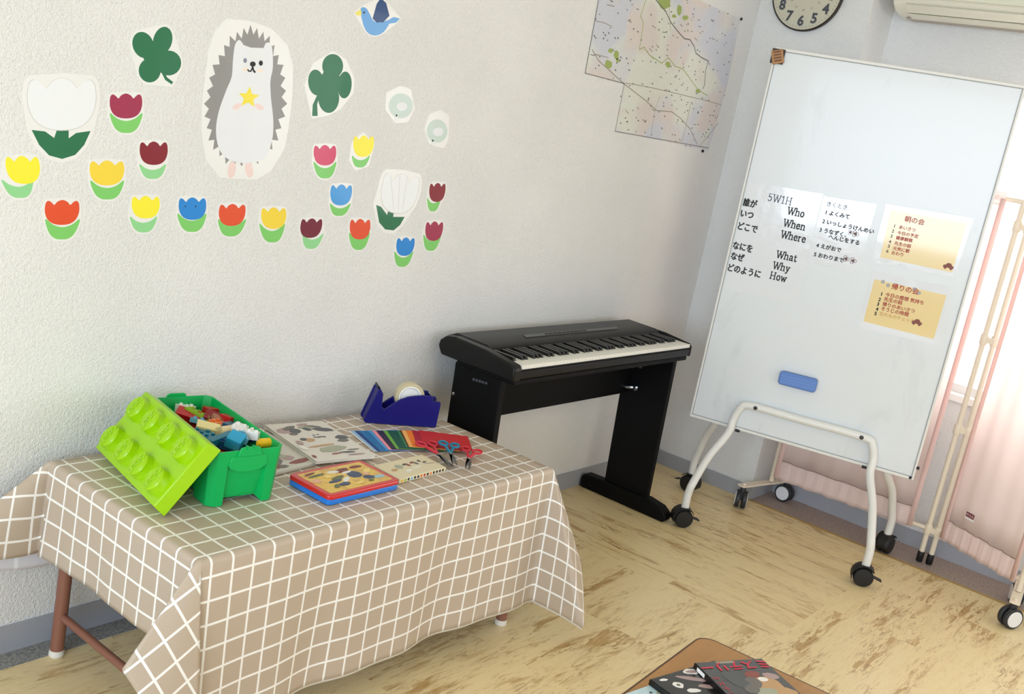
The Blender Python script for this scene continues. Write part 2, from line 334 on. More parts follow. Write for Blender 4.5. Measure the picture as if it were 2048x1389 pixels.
TULIPS = [  # flower box, leaf box, paper, leaf paper, skew, label
 ((219, 187, 284, 237), (220, 226, 284, 266), ('crimson', (176, 52, 88)), G1, 0, 'crimson paper tulip on the wall below the left clover'),
 ((279, 283, 335, 330), (279, 328, 331, 358), ('wine_red', (146, 26, 44)), G2, 0, 'dark red paper tulip just left of the hedgehog picture'),
 ((12, 312, 80, 368), (6, 359, 68, 396), ('lemon', (250, 236, 60)), G2, -6, 'leftmost lemon yellow paper tulip on the wall'),
 ((179, 321, 248, 371), (181, 361, 247, 399), ('golden', (246, 214, 72)), G1, 0, 'golden yellow paper tulip below the crimson one'),
 ((89, 400, 158, 450), (90, 438, 158, 479), ('orange', (228, 92, 48)), G1, 2, 'large orange paper tulip lowest at the left of the wall'),
 ((263, 392, 319, 437), (260, 433, 313, 465), ('lemon', (250, 236, 60)), G2, 0, 'lemon yellow paper tulip left of the blue one with dots'),
 ((357, 395, 412, 440), (355, 427, 412, 464), ('sky_blue', (40, 148, 214)), G1, 0, 'blue paper tulip below the hedgehog with two dot eyes'),
 ((437, 408, 490, 452), (435, 438, 490, 473), ('orange', (228, 92, 48)), G1, 3, 'orange paper tulip below the hedgehog feet'),
 ((522, 415, 572, 458), (519, 447, 569, 485), ('golden', (246, 214, 72)), G1, 0, 'golden yellow paper tulip between the orange and the maroon ones'),
 ((600, 437, 643, 476), (603, 467, 644, 498), ('maroon', (128, 32, 58)), G2, 5, 'maroon paper tulip low in the middle of the row'),
 ((627, 290, 672, 331), (627, 323, 672, 357), ('pink', (214, 84, 122)), G1, 0, 'pink paper tulip under the right clover'),
 ((706, 271, 747, 314), (703, 311, 738, 335), ('lemon', (250, 236, 60)), G1, 2, 'small lemon yellow paper tulip with wide white margin'),
 ((660, 369, 703, 411), (659, 407, 699, 432), ('pale_blue', (86, 172, 226)), G1, 3, 'light blue paper tulip left of the right white tulip'),
 ((699, 438, 740, 479), (697, 465, 738, 500), ('orange', (228, 92, 48)), G1, 2, 'orange paper tulip below the light blue one'),
 ((858, 366, 890, 404), (853, 396, 880, 423), ('wine_red', (146, 26, 44)), G1, 3, 'small dark red paper tulip highest at the right end'),
 ((850, 443, 885, 482), (845, 469, 880, 502), ('crimson', (192, 44, 76)), G1, 4, 'small crimson paper tulip at the lower right end'),
 ((792, 475, 828, 512), (787, 503, 824, 534), ('sky_blue', (40, 148, 214)), G1, 4, 'small blue paper tulip lowest on the wall')]
for fb, lb, (pn, rgb), lm, sk, lab in TULIPS:
    parts = [('leaf', inbox(curve2(LEAF, 3), lb, sk), lm, 0), ('flower', inbox(curve2(TUL, 3), fb, sk), paper(pn, rgb), 1)]
    if 'dot eyes' in lab:
        for ex in (370, 391): parts.append(('eye', [(ex + 1.4 * math.cos(a), 413 + 1.4 * math.sin(a)) for a in (k * PI / 4 for k in range(8))], INK, 2))
    sticker('paper_tulip', lab, 'wall decoration', parts, 0.005, 'paper tulips on the back wall', back=[(746, 290), (726, 268), (706, 285), (700, 320), (712, 338), (736, 330)] if 'wide white' in lab else None)
WP = paper('white', (238, 240, 241)); WP2 = paper('cool_white', (232, 234, 236)); OUTL = paper('outline_grey', (214, 212, 206))
grow = lambda pts, k: [((x - sum(p[0] for p in pts) / len(pts)) * k + sum(p[0] for p in pts) / len(pts), (y - sum(p[1] for p in pts) / len(pts)) * k + sum(p[1] for p in pts) / len(pts)) for x, y in pts]
sticker('paper_tulip', 'big white paper tulip with dark green leaves at far left', 'wall decoration', [
    ('leaf', [(63, 260), (90, 263), (108, 276), (113, 261), (137, 261), (137, 277), (152, 266), (181, 262), (168, 290), (150, 310), (124, 318), (98, 311), (78, 290)], G3, 0),
    ('outline', grow(curve2(inbox(TUL, (55, 156, 191, 260)), 4), 1.025), OUTL, .5), ('flower', curve2(inbox(TUL, (55, 156, 191, 260)), 4), WP, 1)], 0.010, 'paper tulips on the back wall')
tt = []
for u, v in TUL: tt.append((798 + u * 36 + (v - .5) * 14, 426 - v * 78 + u * 5))
sticker('paper_tulip', 'tall white paper tulip with dark green leaves at right', 'wall decoration', [
    ('leaf', [(752, 410), (762, 414), (774, 430), (777, 418), (788, 421), (786, 434), (809, 434), (800, 450), (787, 461), (770, 459), (758, 445)], G3, 0),
    ('outline', grow(curve2(tt, 4), 1.03), OUTL, .5), ('flower', curve2(tt, 4), WP, 1)] + [('petal_line', [(798 + d, 352), (799.5 + d, 352), (797 + d * .5, 420), (795.5 + d * .5, 420)], mat('pale_grey_pencil', (226, 226, 226), 0.5), 2) for d in (-18, 0, 16)], 0.012, 'paper tulips on the back wall')
def ell(cx, cy, a, c, rot=0, n=22):
    r = math.radians(rot); return [(cx + a * math.cos(t) * math.cos(r) - c * math.sin(t) * math.sin(r), cy + a * math.cos(t) * math.sin(r) + c * math.sin(t) * math.cos(r)) for t in (2 * PI * k / n for k in range(n))]
def clover(label, petals, stem, back=None):
    parts = [('stem', stem, G3, 0)] + [('leaf', ell(*p), G3, .15 * i) for i, p in enumerate(petals)]
    sticker('paper_clover', label, 'wall decoration', parts, 0.006, 'paper clovers on the back wall', back)
clover('green paper clover at the left with stem pointing right', [(286, 90, 21, 27, -20), (325, 81, 19, 28, 14), (337, 126, 25, 25, 0), (299, 141, 22, 24, 0), (310, 112, 24, 22, 0)],
       [(320, 140), (325, 138), (334, 155), (346, 164), (343, 169), (330, 160)])
clover('green paper clover at the right with stem pointing down left', [(665, 132, 21, 24, 0), (632, 165, 16, 26, -6), (689, 170, 14, 27, 4), (657, 196, 21, 30, 0), (661, 165, 20, 30, 0)],
       [(634, 190), (641, 186), (634, 208), (635, 232), (624, 232), (625, 210)], back=[(665, 106), (690, 122), (706, 158), (704, 185), (680, 215), (655, 228), (626, 233), (612, 170), (628, 130)])
# hedgehog
h2 = lambda pts: [(380 + x / 2.48, y / 2.48) for x, y in pts]
spk = []
for k in range(68):
    a = 2 * PI * k / 68; s = 1.0 if k % 2 else 0.875; s *= 1 + .02 * math.sin(k * 7.3)
    spk.append((277 + 202 * s * math.cos(a) * (1 - .10 * math.sin(-a)) + (22 * -math.sin(a)), 482 + 352 * s * math.sin(a)))
hgrey = paper('hedgehog_grey', (158, 156, 153))
star = [(290 + (54 if k % 2 == 0 else 24) * math.sin(k * PI / 5 + .1), 484 - (54 if k % 2 == 0 else 24) * math.cos(k * PI / 5 + .1)) for k in range(10)]
tummy = curve2([(222, 225), (243, 198), (268, 222), (310, 232), (360, 236), (378, 212), (404, 226), (410, 330), (398, 400), (400, 480), (412, 600), (405, 700), (370, 782), (300, 808), (210, 800), (150, 752), (128, 660), (140, 560), (178, 450), (206, 380), (212, 300)], 4)
pinkp = paper('pale_pink', (240, 214, 208))
sticker('paper_hedgehog', 'large grey and white paper hedgehog holding a yellow star', 'wall decoration', [
    ('spines', h2(spk), hgrey, 0), ('body', h2(tummy), WP2, 1),
    ('foot', h2(ell(206, 842, 20, 42, 8)), pinkp, 0.5), ('foot', h2(ell(292, 842, 20, 40, -8)), pinkp, 0.5),
    ('paw', h2(ell(232, 528, 24, 13, -30)), pinkp, 2), ('paw', h2(ell(342, 530, 24, 13, 30)), pinkp, 2),
    ('star', h2(star), paper('star_yellow', (246, 226, 70)), 3),
    ('cheek', h2(ell(274, 344, 14, 8)), paper('peach', (250, 226, 205)), 2), ('cheek', h2(ell(346, 350, 14, 8)), paper('peach', (250, 226, 205)), 2),
    ('eye', h2(ell(272, 300, 9, 12)), mat('glare_greyed_ink', (120, 124, 140), 0.2), 2), ('eye', h2(ell(350, 313, 10, 13)), INK, 2), ('nose', h2(ell(310, 318, 14, 13)), INK, 3),  # left eye is black too, glare on it painted in as grey
    ('mouth', h2([(281, 345), (287, 343), (292, 350), (300, 348), (306, 330), (313, 330), (316, 346), (325, 356), (320, 363), (311, 354), (308, 345), (302, 356), (288, 356)]), INK, 3),
    ('brow', h2([(262, 212), (300, 226), (362, 230), (366, 238), (300, 236), (262, 222)]), hgrey, 2)],
    0.004, back=[(380 + x / 2.48, y / 2.48) for x, y in [(180, 100), (300, 112), (400, 148), (480, 230), (506, 330), (502, 480), (482, 640), (462, 740), (400, 840), (330, 885), (150, 875), (85, 790), (62, 650), (66, 520), (82, 400), (98, 250), (128, 160)]])
sticker('paper_bird', 'blue paper bird with raised wing high on the wall', 'wall decoration', [
    ('tail', h2([(985, 98), (1010, 84), (1040, 92), (1022, 112), (985, 118)]), paper('bird_blue', (120, 182, 226)), 0),
    ('body', h2(curve2([(845, 44), (872, 40), (892, 72), (908, 102), (940, 112), (990, 98), (985, 122), (958, 160), (920, 176), (882, 164), (858, 120)], 3)), paper('bird_blue', (120, 182, 226)), 0.6),
    ('wing', h2([(905, 92), (925, 20), (945, -10), (972, 15), (988, 78), (958, 110), (925, 112)]), paper('wing_blue', (48, 84, 136)), 1.2),
    ('beak', h2([(818, 64), (846, 46), (850, 74), (828, 78)]), paper('beak_yellow', (240, 226, 120)), 1), ('eye', h2(ell(862, 62, 4, 5)), INK, 2)], 0.004)
pt = paper('pale_teal', (204, 220, 212))
for (cx, cy, a, c, bk, lab) in ((1045, 525, 60, 62, [(1040, 432), (1092, 448), (1108, 540), (1080, 600), (1020, 606), (972, 540), (978, 465)], 'pale teal paper chick, the left one of two'),
                               (1225, 650, 52, 58, [(1240, 552), (1280, 580), (1278, 690), (1255, 730), (1190, 712), (1166, 640), (1190, 570)], 'pale teal paper chick, the right one nearer the map')):
    sticker('paper_bird', lab, 'wall decoration', [('body', h2(ell(cx, cy, a, c)), pt, 0), ('wing', h2(ell(cx + 5, cy + 4, 26, 22)), WP2, 1), ('beak', h2([(cx - 30, cy + 46), (cx - 12, cy + 54), (cx - 28, cy + 78)]), WP2, 1),
        ('eye', h2(ell(cx - 22, cy + 48, 4, 5)), INK, 2)], 0.004, 'pale paper chicks', back=h2(bk))

# ------------------------------------------------------------------ map
mp = mat('map_paper', (214, 210, 194), 0.5); q = NT(mp); p_ = q.pos()
n1 = q.noise(p_, 3.0, 2, 0.4, 0.4); n2 = q.noise(p_, 4.3, 2, 0.4, 0.2)
c_ = q.mix(q.ramp(n1, (0.44, (0, 0, 0)), (0.54, (1, 1, 1))), lin((224, 225, 214)), lin((208, 210, 220)))
c_ = q.mix(q.ramp(n2, (0.50, (0, 0, 0)), (0.60, (1, 1, 1))), c_, lin((222, 211, 205)))
n3 = q.noise(p_, 210, 2, 0.6); c_ = q.mix(q.math('MULTIPLY', q.ramp(n3, (0.62, (0, 0, 0)), (0.70, (1, 1, 1))), 0.5), c_, lin((150, 146, 140)))
q.l(c_, q.b.inputs['Base Color'])
m3 = lambda pts: [(1140 + x / 4.34, y / 4.34) for x, y in pts]
outl = [(1213, -85), (1481, 38), (1452, 180), (1416, 301), (1229, 262), (1245, 168), (1171, 148)]
b = MB().prism(wp(outl), 0.0, 0.0012, WALLF)
def strip(pts, w, h0=0.0011, h1=0.0014):
    P = [V((p[0], p[1])) for p in wp(pts)]
    for i in range(len(P) - 1):
        d = (P[i + 1] - P[i]).normalized(); n_ = V((-d.y, d.x)) * w / 2; a0, a1 = P[i] - d * w * .3, P[i + 1] + d * w * .3
        b.prism([tuple(a0 + n_), tuple(a0 - n_), tuple(a1 - n_), tuple(a1 + n_)], h0, h1, WALLF)
b.cur = 1
strip(m3([(700, -60), (745, 0), (830, 100), (870, 190), (940, 280), (990, 335), (1040, 345), (1075, 400), (1090, 460), (1140, 500), (1200, 530), (1175, 610), (1165, 740), (1150, 770)]), 0.0045)
strip(m3([(130, 635), (245, 0)]), 0.003); strip(m3([(130, 635), (470, 725)]), 0.003); strip(m3([(470, 725), (390, 1140)]), 0.003); strip(m3([(390, 1140), (1200, 1285)]), 0.003)
b.cur = 2
for L_ in ([(655, 0), (610, 140), (635, 200), (600, 430), (640, 410), (690, 480), (795, 550), (850, 500), (910, 575), (980, 600), (1110, 780), (1190, 830)],): strip(m3(L_), 0.0035)
for cx, cy, rx, ry in ((330, 560, 38, 44), (400, 480, 26, 46), (350, 440, 22, 22), (410, 525, 16, 20), (815, 30, 60, 60), (945, 90, 25, 60), (1000, 155, 30, 24), (900, 140, 24, 14), (1110, 790, 24, 20), (850, 560, 26, 30)):
    b.prism(wp(m3([(cx + rx * math.cos(a) * random.uniform(.7, 1.1), cy + ry * math.sin(a) * random.uniform(.7, 1.1)) for a in (k * PI / 6 for k in range(12))])), 0.0011, 0.00135, WALLF)
b.cur = 3
for L_, w in (([(190, 430), (250, 530), (470, 730), (650, 870), (750, 960), (880, 970), (960, 1030), (1040, 1120), (1100, 1250)], .004), ([(480, 720), (700, 760), (850, 795), (1060, 845), (1170, 870), (1310, 910)], .003), ([(1130, 1260), (1285, 1070)], .003), ([(860, 60), (870, 260)], .002), ([(1050, 890), (970, 1230)], .003), ([(780, 830), (735, 960), (700, 1180)], .002), ([(215, 180), (300, 200), (360, 230)], .003), ([(320, 40), (380, 55)], .004), ([(210, 470), (330, 500)], .003)): strip(m3(L_), w)
b.cur = 4
xs = wp(outl)
def inside(pt, poly):
    c = False
    for i in range(len(poly)):
        (x1, y1), (x2, y2) = poly[i], poly[i - 1]
        if (y1 > pt[1]) != (y2 > pt[1]) and pt[0] < (x2 - x1) * (pt[1] - y1) / (y2 - y1) + x1: c = not c
    return c
k = 0
while k < 260:
    pt_ = (random.uniform(-1.3, -.14), random.uniform(1.5, 2.35))
    if not inside(pt_, xs): continue
    k += 1; w, h = (random.uniform(.0025, .0055), .0042) if random.random() < .85 else (random.uniform(.008, .016), .0022)
    b.add([(pt_[0] - w, pt_[1] - h * .6, .00125), (pt_[0] + w, pt_[1] - h * .6, .00125), (pt_[0] + w, pt_[1] + h * .6, .00125), (pt_[0] - w, pt_[1] + h * .6, .00125)], [(0, 1, 2, 3)], WALLF @ M.Translation((pt_[0], pt_[1], 0)) @ Rz(-.15 + random.uniform(-.3, .3)) @ M.Translation((-pt_[0], -pt_[1], 0)))
o = b.obj('wall_map', [mp, mat('map_dark_line', (112, 110, 106), .6), mat('map_green', (160, 176, 98), .6), mat('map_road', (160, 152, 136), .6), mat('map_marks', (104, 100, 98), .6)], smooth=0)
tag(o, 'large pieced paper street map taped near the corner', 'map')
for x, y, lab in ((1481, 38, 'black pin at the upper right corner of the map'), (1404, 302, 'black pin just below the map')):
    P = bw(x, y); tag(MB().lathe([(.004, 0), (.006, .002), (.007, .006), (.004, .009), (.001, .010)], 12, Tr(P.x, 0, P.z) @ frame((0, 0, 0), (1, 0, 0), (0, 0, 1), (0, -1, 0))).obj('push_pin', BLACKP), lab, 'pin', 'pins at the map')

# ------------------------------------------------------------------ wall clock on the pillar
CKR = .166
t = thing('wall_clock', (0, -.226, 2.316), 'round wall clock with dark rim above the whiteboard', 'clock'); F = frame((0, 0, 0), (0, -1, 0), (0, 0, 1), (-1, 0, 0))
MB().lathe([(CKR - .006, 0), (CKR, .004), (CKR, .020), (CKR - .003, .024), (CKR - .006, .023), (CKR - .007, .019)], 72, F, caps=False).obj('rim', mat('dark_bronze', (48, 36, 28), .35, .4), t)
MB().lathe([(CKR - .004, .002), (CKR - .0065, .020)], 72, F).obj('dial', mat('cream_dial', (214, 208, 184), .5), t)
navy = mat('navy_numerals', (34, 44, 62), .45)
for k in range(1, 13):
    vs_, fs = text_mesh(str(k), .060, .0022, 'CENTER'); a = PI / 2 - k * PI / 6
    MB().add(vs_, fs, F @ Tr(.120 * math.cos(a), .120 * math.sin(a) - .021, .0212)).obj('numeral', navy, t, smooth=0)
b = MB()
for k in range(60):
    a = k * PI / 30; b.box((-.0007, .146, .020), (.0007, .151, .0208), F @ Rz(a))
b.obj('minute_marks', navy, t, smooth=0)
for k in range(1, 13):
    vs_, fs = text_mesh(str(k + 12), .013, 0, 'CENTER'); a = PI / 2 - k * PI / 6
    MB().add(vs_, fs, F @ Tr(.074 * math.cos(a), .074 * math.sin(a) - .005, .0211)).obj('small_numeral', mat('olive_grey', (120, 116, 96), .5), t, smooth=0)
MB().box((-.004, -.02, .022), (.004, .075, .0235), F @ Rz(.9)).obj('hour_hand', BLACKP, t, smooth=0)
MB().box((-.003, -.02, .024), (.003, .115, .0255), F @ Rz(-.5)).obj('minute_hand', BLACKP, t, smooth=0)
MB().lathe([(CKR - .0065, .0225), (CKR * .6, .030), (.02, .032)], 64, F).obj('glass_cover', glass, t)

# ------------------------------------------------------------------ air conditioner over the window
t = thing('air_conditioner', (REC, -1.03, 2.275), 'cream wall air conditioner above the window', 'air conditioner'); inv = rel(t)
AF = frame((0, 0, 0), (1, 0, 0), (0, 0, 1), (0, -1, 0))     # profile x = X, y = Z, extruded towards -Y
prof = [(REC, 2.285), (.20, 2.276), (.12, 2.280), (.07, 2.290), (.035, 2.308), (.012, 2.335), (.004, 2.37), (.004, 2.53), (.02, 2.56), (.06, 2.572), (REC, 2.575)]
cream = mat('cream_plastic', (232, 228, 210), .4)
MB().prism(prof, .598, 1.46, inv @ AF).obj('body', cream, t, bevel=.008, smooth=40, seg=3)
MB().prism([(.0035, 2.338), (-.004, 2.342), (-.004, 2.53), (.0035, 2.54)], .603, 1.455, inv @ AF).obj('front_panel', mat('pale_cream_panel', (228, 228, 208), .35), t, bevel=.002, smooth=0)
MB().prism([(.022, 2.314), (.016, 2.310), (.062, 2.286), (.069, 2.289)], .66, 1.42, inv @ AF).obj('louver', cream, t, smooth=0)
MB().prism([(.078, 2.285), (.074, 2.279), (.130, 2.270), (.134, 2.277)], .66, 1.42, inv @ AF).obj('louver', cream, t, smooth=0)
MB().prism([(.14, 2.277), (.14, 2.270), (.245, 2.276), (.245, 2.283)], .63, 1.44, inv @ AF).obj('base_edge', mat('beige_grey_edge', (176, 166, 152), .5), t, smooth=0)

# ------------------------------------------------------------------ digital piano
t = thing('digital_piano', (-1.25, -.2, 0), 'black digital piano on its panel stand by the wall', 'piano'); inv = rel(t)
PB = mat('piano_black', (10, 10, 11), .38, spec=.3); PS = mat('stand_black', (5, 5, 7), .6, spec=.18)
# body: side pieces, key bed, top cover
out = [(-1.860, -.383), (-1.860, -.085), (-1.83, -.052), (-1.60, -.028), (-.80, -.028), (-.70, -.045), (-.655, -.10), (-.655, -.385)]
lowp = [(-1.845, -.38), (-1.845, -.12), (-1.80, -.09), (-.72, -.09), (-.67, -.12), (-.67, -.38)]
MB().prism(out, .7225, .758, inv).obj('case', PB, t, bevel=.008, smooth=40)
MB().prism(lowp, .704, .722, inv).obj('case_base', PS, t, bevel=.004, smooth=40)
for x0, x1 in ((-1.868, -1.826), (-.670, -.654)):
    MB().prism([(-.389, .7215), (-.389, .764), (-.377, .777), (-.25, .794), (-.11, .799), (-.070, .792), (-.046, .772), (-.042, .750), (-.060, .7215)] if x0 < -1 else [(-.387, .7215), (-.387, .764), (-.375, .776), (-.25, .790), (-.12, .790), (-.10, .7215)], 0, x1 - x0, inv @ frame((x0, 0, 0), (0, 1, 0), (0, 0, 1), (1, 0, 0))).obj('end_cheek', PB, t, bevel=.006, smooth=40)
MB().prism([(-.238, .758), (-.238, .783), (-.215, .797), (-.075, .80), (-.030, .78), (-.030, .758)], 0, 1.148, inv @ frame((-1.824, 0, 0), (0, 1, 0), (0, 0, 1), (1, 0, 0))).obj('top_cover', PB, t, bevel=.010, smooth=40)
MB().prism([(-1.56, -.183), (-.93, -.183), (-.91, -.155), (-1.54, -.155)], .7985, .8010, inv).obj('control_strip', mat('control_strip_grey', (72, 72, 74), .4), t, smooth=0)
b = MB()
for k in range(10): b.box((-1.42 + k * .028, -.174, .801), (-1.405 + k * .028, -.166, .8032), inv)
b.obj('button', mat('button_black', (10, 10, 11), .4), t, smooth=0)
MB().box((-1.828, -.385, .752), (-.668, -.372, .760), inv).obj('key_slip', PS, t, smooth=0)
ivory = mat('ivory_key', (238, 236, 226), .28); kx0, kw = -1.824, 1.154 / 52
for k in range(52):
    MB().box((kx0 + k * kw + .0006, -.382, .758), (kx0 + (k + 1) * kw - .0006, -.238, .774), inv).obj('white_key', ivory, t, smooth=0)
for k in range(51):
    if (k + 5) % 7 in (0, 1, 3, 4, 5):
        xc = kx0 + (k + 1) * kw
        MB().prism([(-.238, .772), (-.238, .786), (-.325, .785), (-.334, .773)], -.0065, .0065, inv @ frame((xc, 0, 0), (0, 1, 0), (0, 0, 1), (1, 0, 0))).obj('black_key', mat('ebony_key', (14, 14, 15), .35), t, smooth=0)
# stand: side panels, beam, feet, clamps
MB().prism([(-.10, .704), (-.312, .704), (-.345, .05), (-.125, .05)], 0, .028, inv @ frame((-1.828, 0, 0), (0, 1, 0), (0, 0, 1), (1, 0, 0))).obj('side_panel', PS, t, bevel=.003, smooth=0)
MB().prism([(-.10, .704), (-.336, .704), (-.352, .05), (-.130, .05)], 0, .028, inv @ frame((-.69, 0, 0), (0, 1, 0), (0, 0, 1), (1, 0, 0))).obj('side_panel', PS, t, bevel=.003, smooth=0)
MB().box((-1.80, -.150, .490), (-.69, -.128, .704), inv).obj('back_beam', PS, t, bevel=.002, smooth=0)
for x0 in (-1.842, -.704):
    fp = [(-.015, 0), (-.015, .05), (-.03, .066), (-.15, .070), (-.36, .074), (-.43, .062), (-.462, .04), (-.468, .015), (-.455, 0)]
    MB().prism(fp, 0, .056, inv @ frame((x0, 0, 0), (0, 1, 0), (0, 0, 1), (1, 0, 0))).obj('foot', PS, t, bevel=.008, smooth=40, seg=3)
for z in (.522, .622):
    b = MB().tube([inv @ V((-.692, -.185, z)), inv @ V((-.720, -.183, z + .004)), inv @ V((-.728, -.165, z + .002)), inv @ V((-.726, -.146, z - .002))], .007, 8)
    b.lathe([(.012, 0), (.012, .006)], 14, inv @ frame((-.690, -.185, z), (0, 1, 0), (0, 0, 1), (-1, 0, 0)) ); b.obj('clamp', STEEL, t)
MB().lathe([(.007, 0), (.006, .004), (.002, .006)], 14, inv @ frame((-1.828, -.118, .592), (0, -1, 0), (0, 0, 1), (-1, 0, 0))).obj('screw_cap', STEEL, t)
b = MB()
for k in range(5): b.box((-1.8290, -.255 + k * .014, .668 - k * .0012), (-1.8278, -.245 + k * .014, .676 - k * .001), inv)
b.obj('worn_badge', mat('worn_badge_grey', (70, 74, 80), .6), t, smooth=0)

# ------------------------------------------------------------------ whiteboard on a rolling stand
P0 = V((-.3, -.8, 0)); BU = V((.265, -.964, 0)).normalized(); BN = V((BU.y, -BU.x, 0))
BF = frame(P0, BU, (0, 0, 1), BN)                        # local x along the board, y up, z out of its face
def bp(x, y): d = on(x, y, P0, BN) - P0; return (d.dot(BU), d.z)
bt = thing('whiteboard', P0, 'tall mobile whiteboard on a white tubular stand with black casters', 'whiteboard'); inv = rel(bt) @ BF
bm = marked('board_enamel', (226, 230, 232), (176, 182, 184), 5.0, .60, .74, .22, .27, .15, (1, 1, .35))
U0, U1, Z0, Z1 = -.483, .484, .410, 2.028
MB().box((U0 + .004, Z0 + .004, -.02), (U1 - .004, Z1 - .004, 0), inv).obj('board_panel', bm, bt, smooth=0)
trim = mat('board_trim', (232, 231, 226), .35); tl = mat('trim_line_grey', (150, 152, 154), .4)
for a, c in (((U0, Z0), (U1, Z0 + .013)), ((U0, Z1 - .013), (U1, Z1)), ((U0, Z0 + .013), (U0 + .010, Z1 - .013)), ((U1 - .010, Z0 + .013), (U1, Z1 - .013))):
    o = MB().box((*a, -.024), (*c, .004), inv).obj('edge_trim', trim, bt, bevel=.003, smooth=0)
    hz = (c[0] - a[0]) > .2
    i0, i1 = ((a[0] + .01, c[1] if a[1] < 1 else a[1] - .0025), (c[0] - .01, c[1] + .0025 if a[1] < 1 else a[1])) if hz else ((c[0] if a[0] < 0 else a[0] - .0025, a[1]), (c[0] + .0025 if a[0] < 0 else a[0], c[1]))
    MB().box((*i0, -.001), (*i1, .0022), inv).obj('trim_groove', tl, bt, smooth=0)  # thin grey line along the inner edge of the trim
for (u, z) in ((U1 - .02, Z0 + .002), (U1 - .002, Z0 + .05)): MB().box((u, z, -.01), (u + .012, z + .012, .005), inv).obj('corner_clip', BLACKP, bt, bevel=.002, smooth=0)
for u in (-.262, .285): MB().box((u - .010, Z0 - .008, -.008), (u + .010, Z0 + .004, .010), inv).obj('frame_clip', BLACKP, bt, bevel=.002, smooth=0)
wt = marked('white_enamel_tube', (236, 235, 230), (120, 112, 102), 38, .70, .76, .7, .35)
def standpath(ul, ur, n0, n1, zt, uln, urn):
    s = 1 if n1 > 0 else -1
    L_ = [(uln, .082, n1), (uln, .15, n1), (uln * .975, .205, n1 - s * .012), (ul - .045 * 1, .30, n0 + s * .115), (ul - .004, .395, n0 + s * .025), (ul, .455, n0), (ul + .018, .512, n0), (ul + .06, zt, n0)]
    R_ = [(urn, .082, n1), (urn, .15, n1), (urn * .975, .205, n1 - s * .012), (ur + .045, .30, n0 + s * .115), (ur + .004, .395, n0 + s * .025), (ur, .455, n0), (ur - .018, .512, n0), (ur - .06, zt, n0)]
    return smooth_path([inv @ V(p) for p in L_ + [(0, zt, n0)] + R_[::-1]], 7)
MB().tube(standpath(-.288, .312, .0215, .26, .536, -.363, .395), .0168, 18).obj('front_leg_arch', wt, bt)
MB().tube(standpath(-.372, .372, -.0415, -.22, .536, -.452, .450), .0168, 18).obj('rear_leg_arch', wt, bt)
for u, n_ in ((-.205, .0375), (.245, .0375)):
    MB().lathe([(.009, 0), (.0085, .003), (.004, .004)], 14, inv @ Tr(u, .536, n_)).obj('bolt', mat('dark_bolt', (60, 60, 62), .4, .6), bt)
def caster(parent, P, yaw, r=.040, hood=True, name='caster'):
    mx = parent_inv(parent) @ Tr(*P) @ Rz(yaw)
    for sx in (-1, 1):
        b = MB().lathe([(r * .55, -.012), (r * .9, -.012), (r, -.007), (r, .007), (r * .88, .013), (r * .3, .014)], 28, mx @ Tr(0, sx * .016, r) @ M.Rotation(-sx * PI / 2, 4, 'X'))
        w = b.obj('wheel', BLACKP, parent)
    if hood:
        rows = []
        for i in range(9):
            th = -.35 + (PI * .78 + .35) * i / 8; rr = r * 1.13
            rows.append([mx @ V((-math.cos(th) * rr, yv, r + math.sin(th) * rr)) for yv in (-.030, -.015, 0, .015, .030)])
        b = MB().grid(rows); b.lathe([(.016, r * 1.9), (.016, r * 1.3)][::-1], 14, mx @ Tr(.006, 0, 0)); b.obj('hood', mat('caster_black', (14, 14, 15), .5), parent, solid=.003, smooth=40)
        MB().lathe([(.007, r * 1.8), (.007, r * 2.4)], 12, mx @ Tr(.006, 0, 0)).obj('stem', STEEL, parent)
        MB().box((r * .55, -.014, r * 1.28), (r * 1.55, .014, r * 1.40), mx @ Tr(0, 0, 0) @ M.Rotation(.25, 4, 'Y')).obj('brake_pedal', BLACKP, parent, bevel=.003, smooth=0)
def parent_inv(o): return rel(o)
yb = math.atan2(BU.y, BU.x)
for u, n_, yw in ((-.363, .26, yb + .5), (.395, .26, yb + .15), (-.452, -.22, yb + 2.9), (.450, -.22, yb + 1.2)):
    W_ = BF @ V((u, 0, n_)); caster(bt, (W_.x, W_.y, 0), yw)

# papers stuck on the board
def board_thing(name, u, z, label, cat, group=None):
    W_ = BF @ V((u, z, 0)); t = thing(name, W_, label, cat, group); return t, rel(t) @ BF
lamp_ = mat('glossy_laminate', (232, 234, 237), .14, coat=.9); q = NT(lamp_); nz = q.noise(q.pos(), 22, 3, .5); q.bump(nz, .16, .006)
paste = lambda n_, rgb: mat('sheet_' + n_, rgb, .2, coat=.8)
def jp(t, mx, rows, size, m, n0=.0026, bold=.0012, name='lettering', sx=1.0):
    for s, x, y in rows:
        u, z = bp(x, y); vs_, fs = text_mesh(s, size); b = MB()
        for k, (dx, dz) in enumerate(((-.6, 0), (.6, 0), (0, .55), (0, -.55), (0, 0))): b.add(vs_, fs, mx @ Tr(u + dx * bold, z + dz * bold, n0 + k * .00006) @ M.Diagonal((sx, 1, 1, 1)))
        b.obj(name, m, t, smooth=0)
t, mx = board_thing('word_sheet', -.3, 1.24, 'clear laminated sheet of question words at left of the whiteboard', 'poster')
MB().prism([(-.462, 1.000), (-.149, 1.012), (-.151, 1.482), (-.462, 1.470)], .0003, .0012, mx).obj('laminated_sheet', lamp_, t, smooth=0)
jp(t, mx, [('誰が', 1485, 410), ('いつ', 1479, 432), ('どこで', 1473, 457), ('なにを', 1464, 496), ('なぜ', 1460, 517), ('どのように', 1453, 540)], .0365, INK, .0015, .0024, 'japanese_lettering', .82)
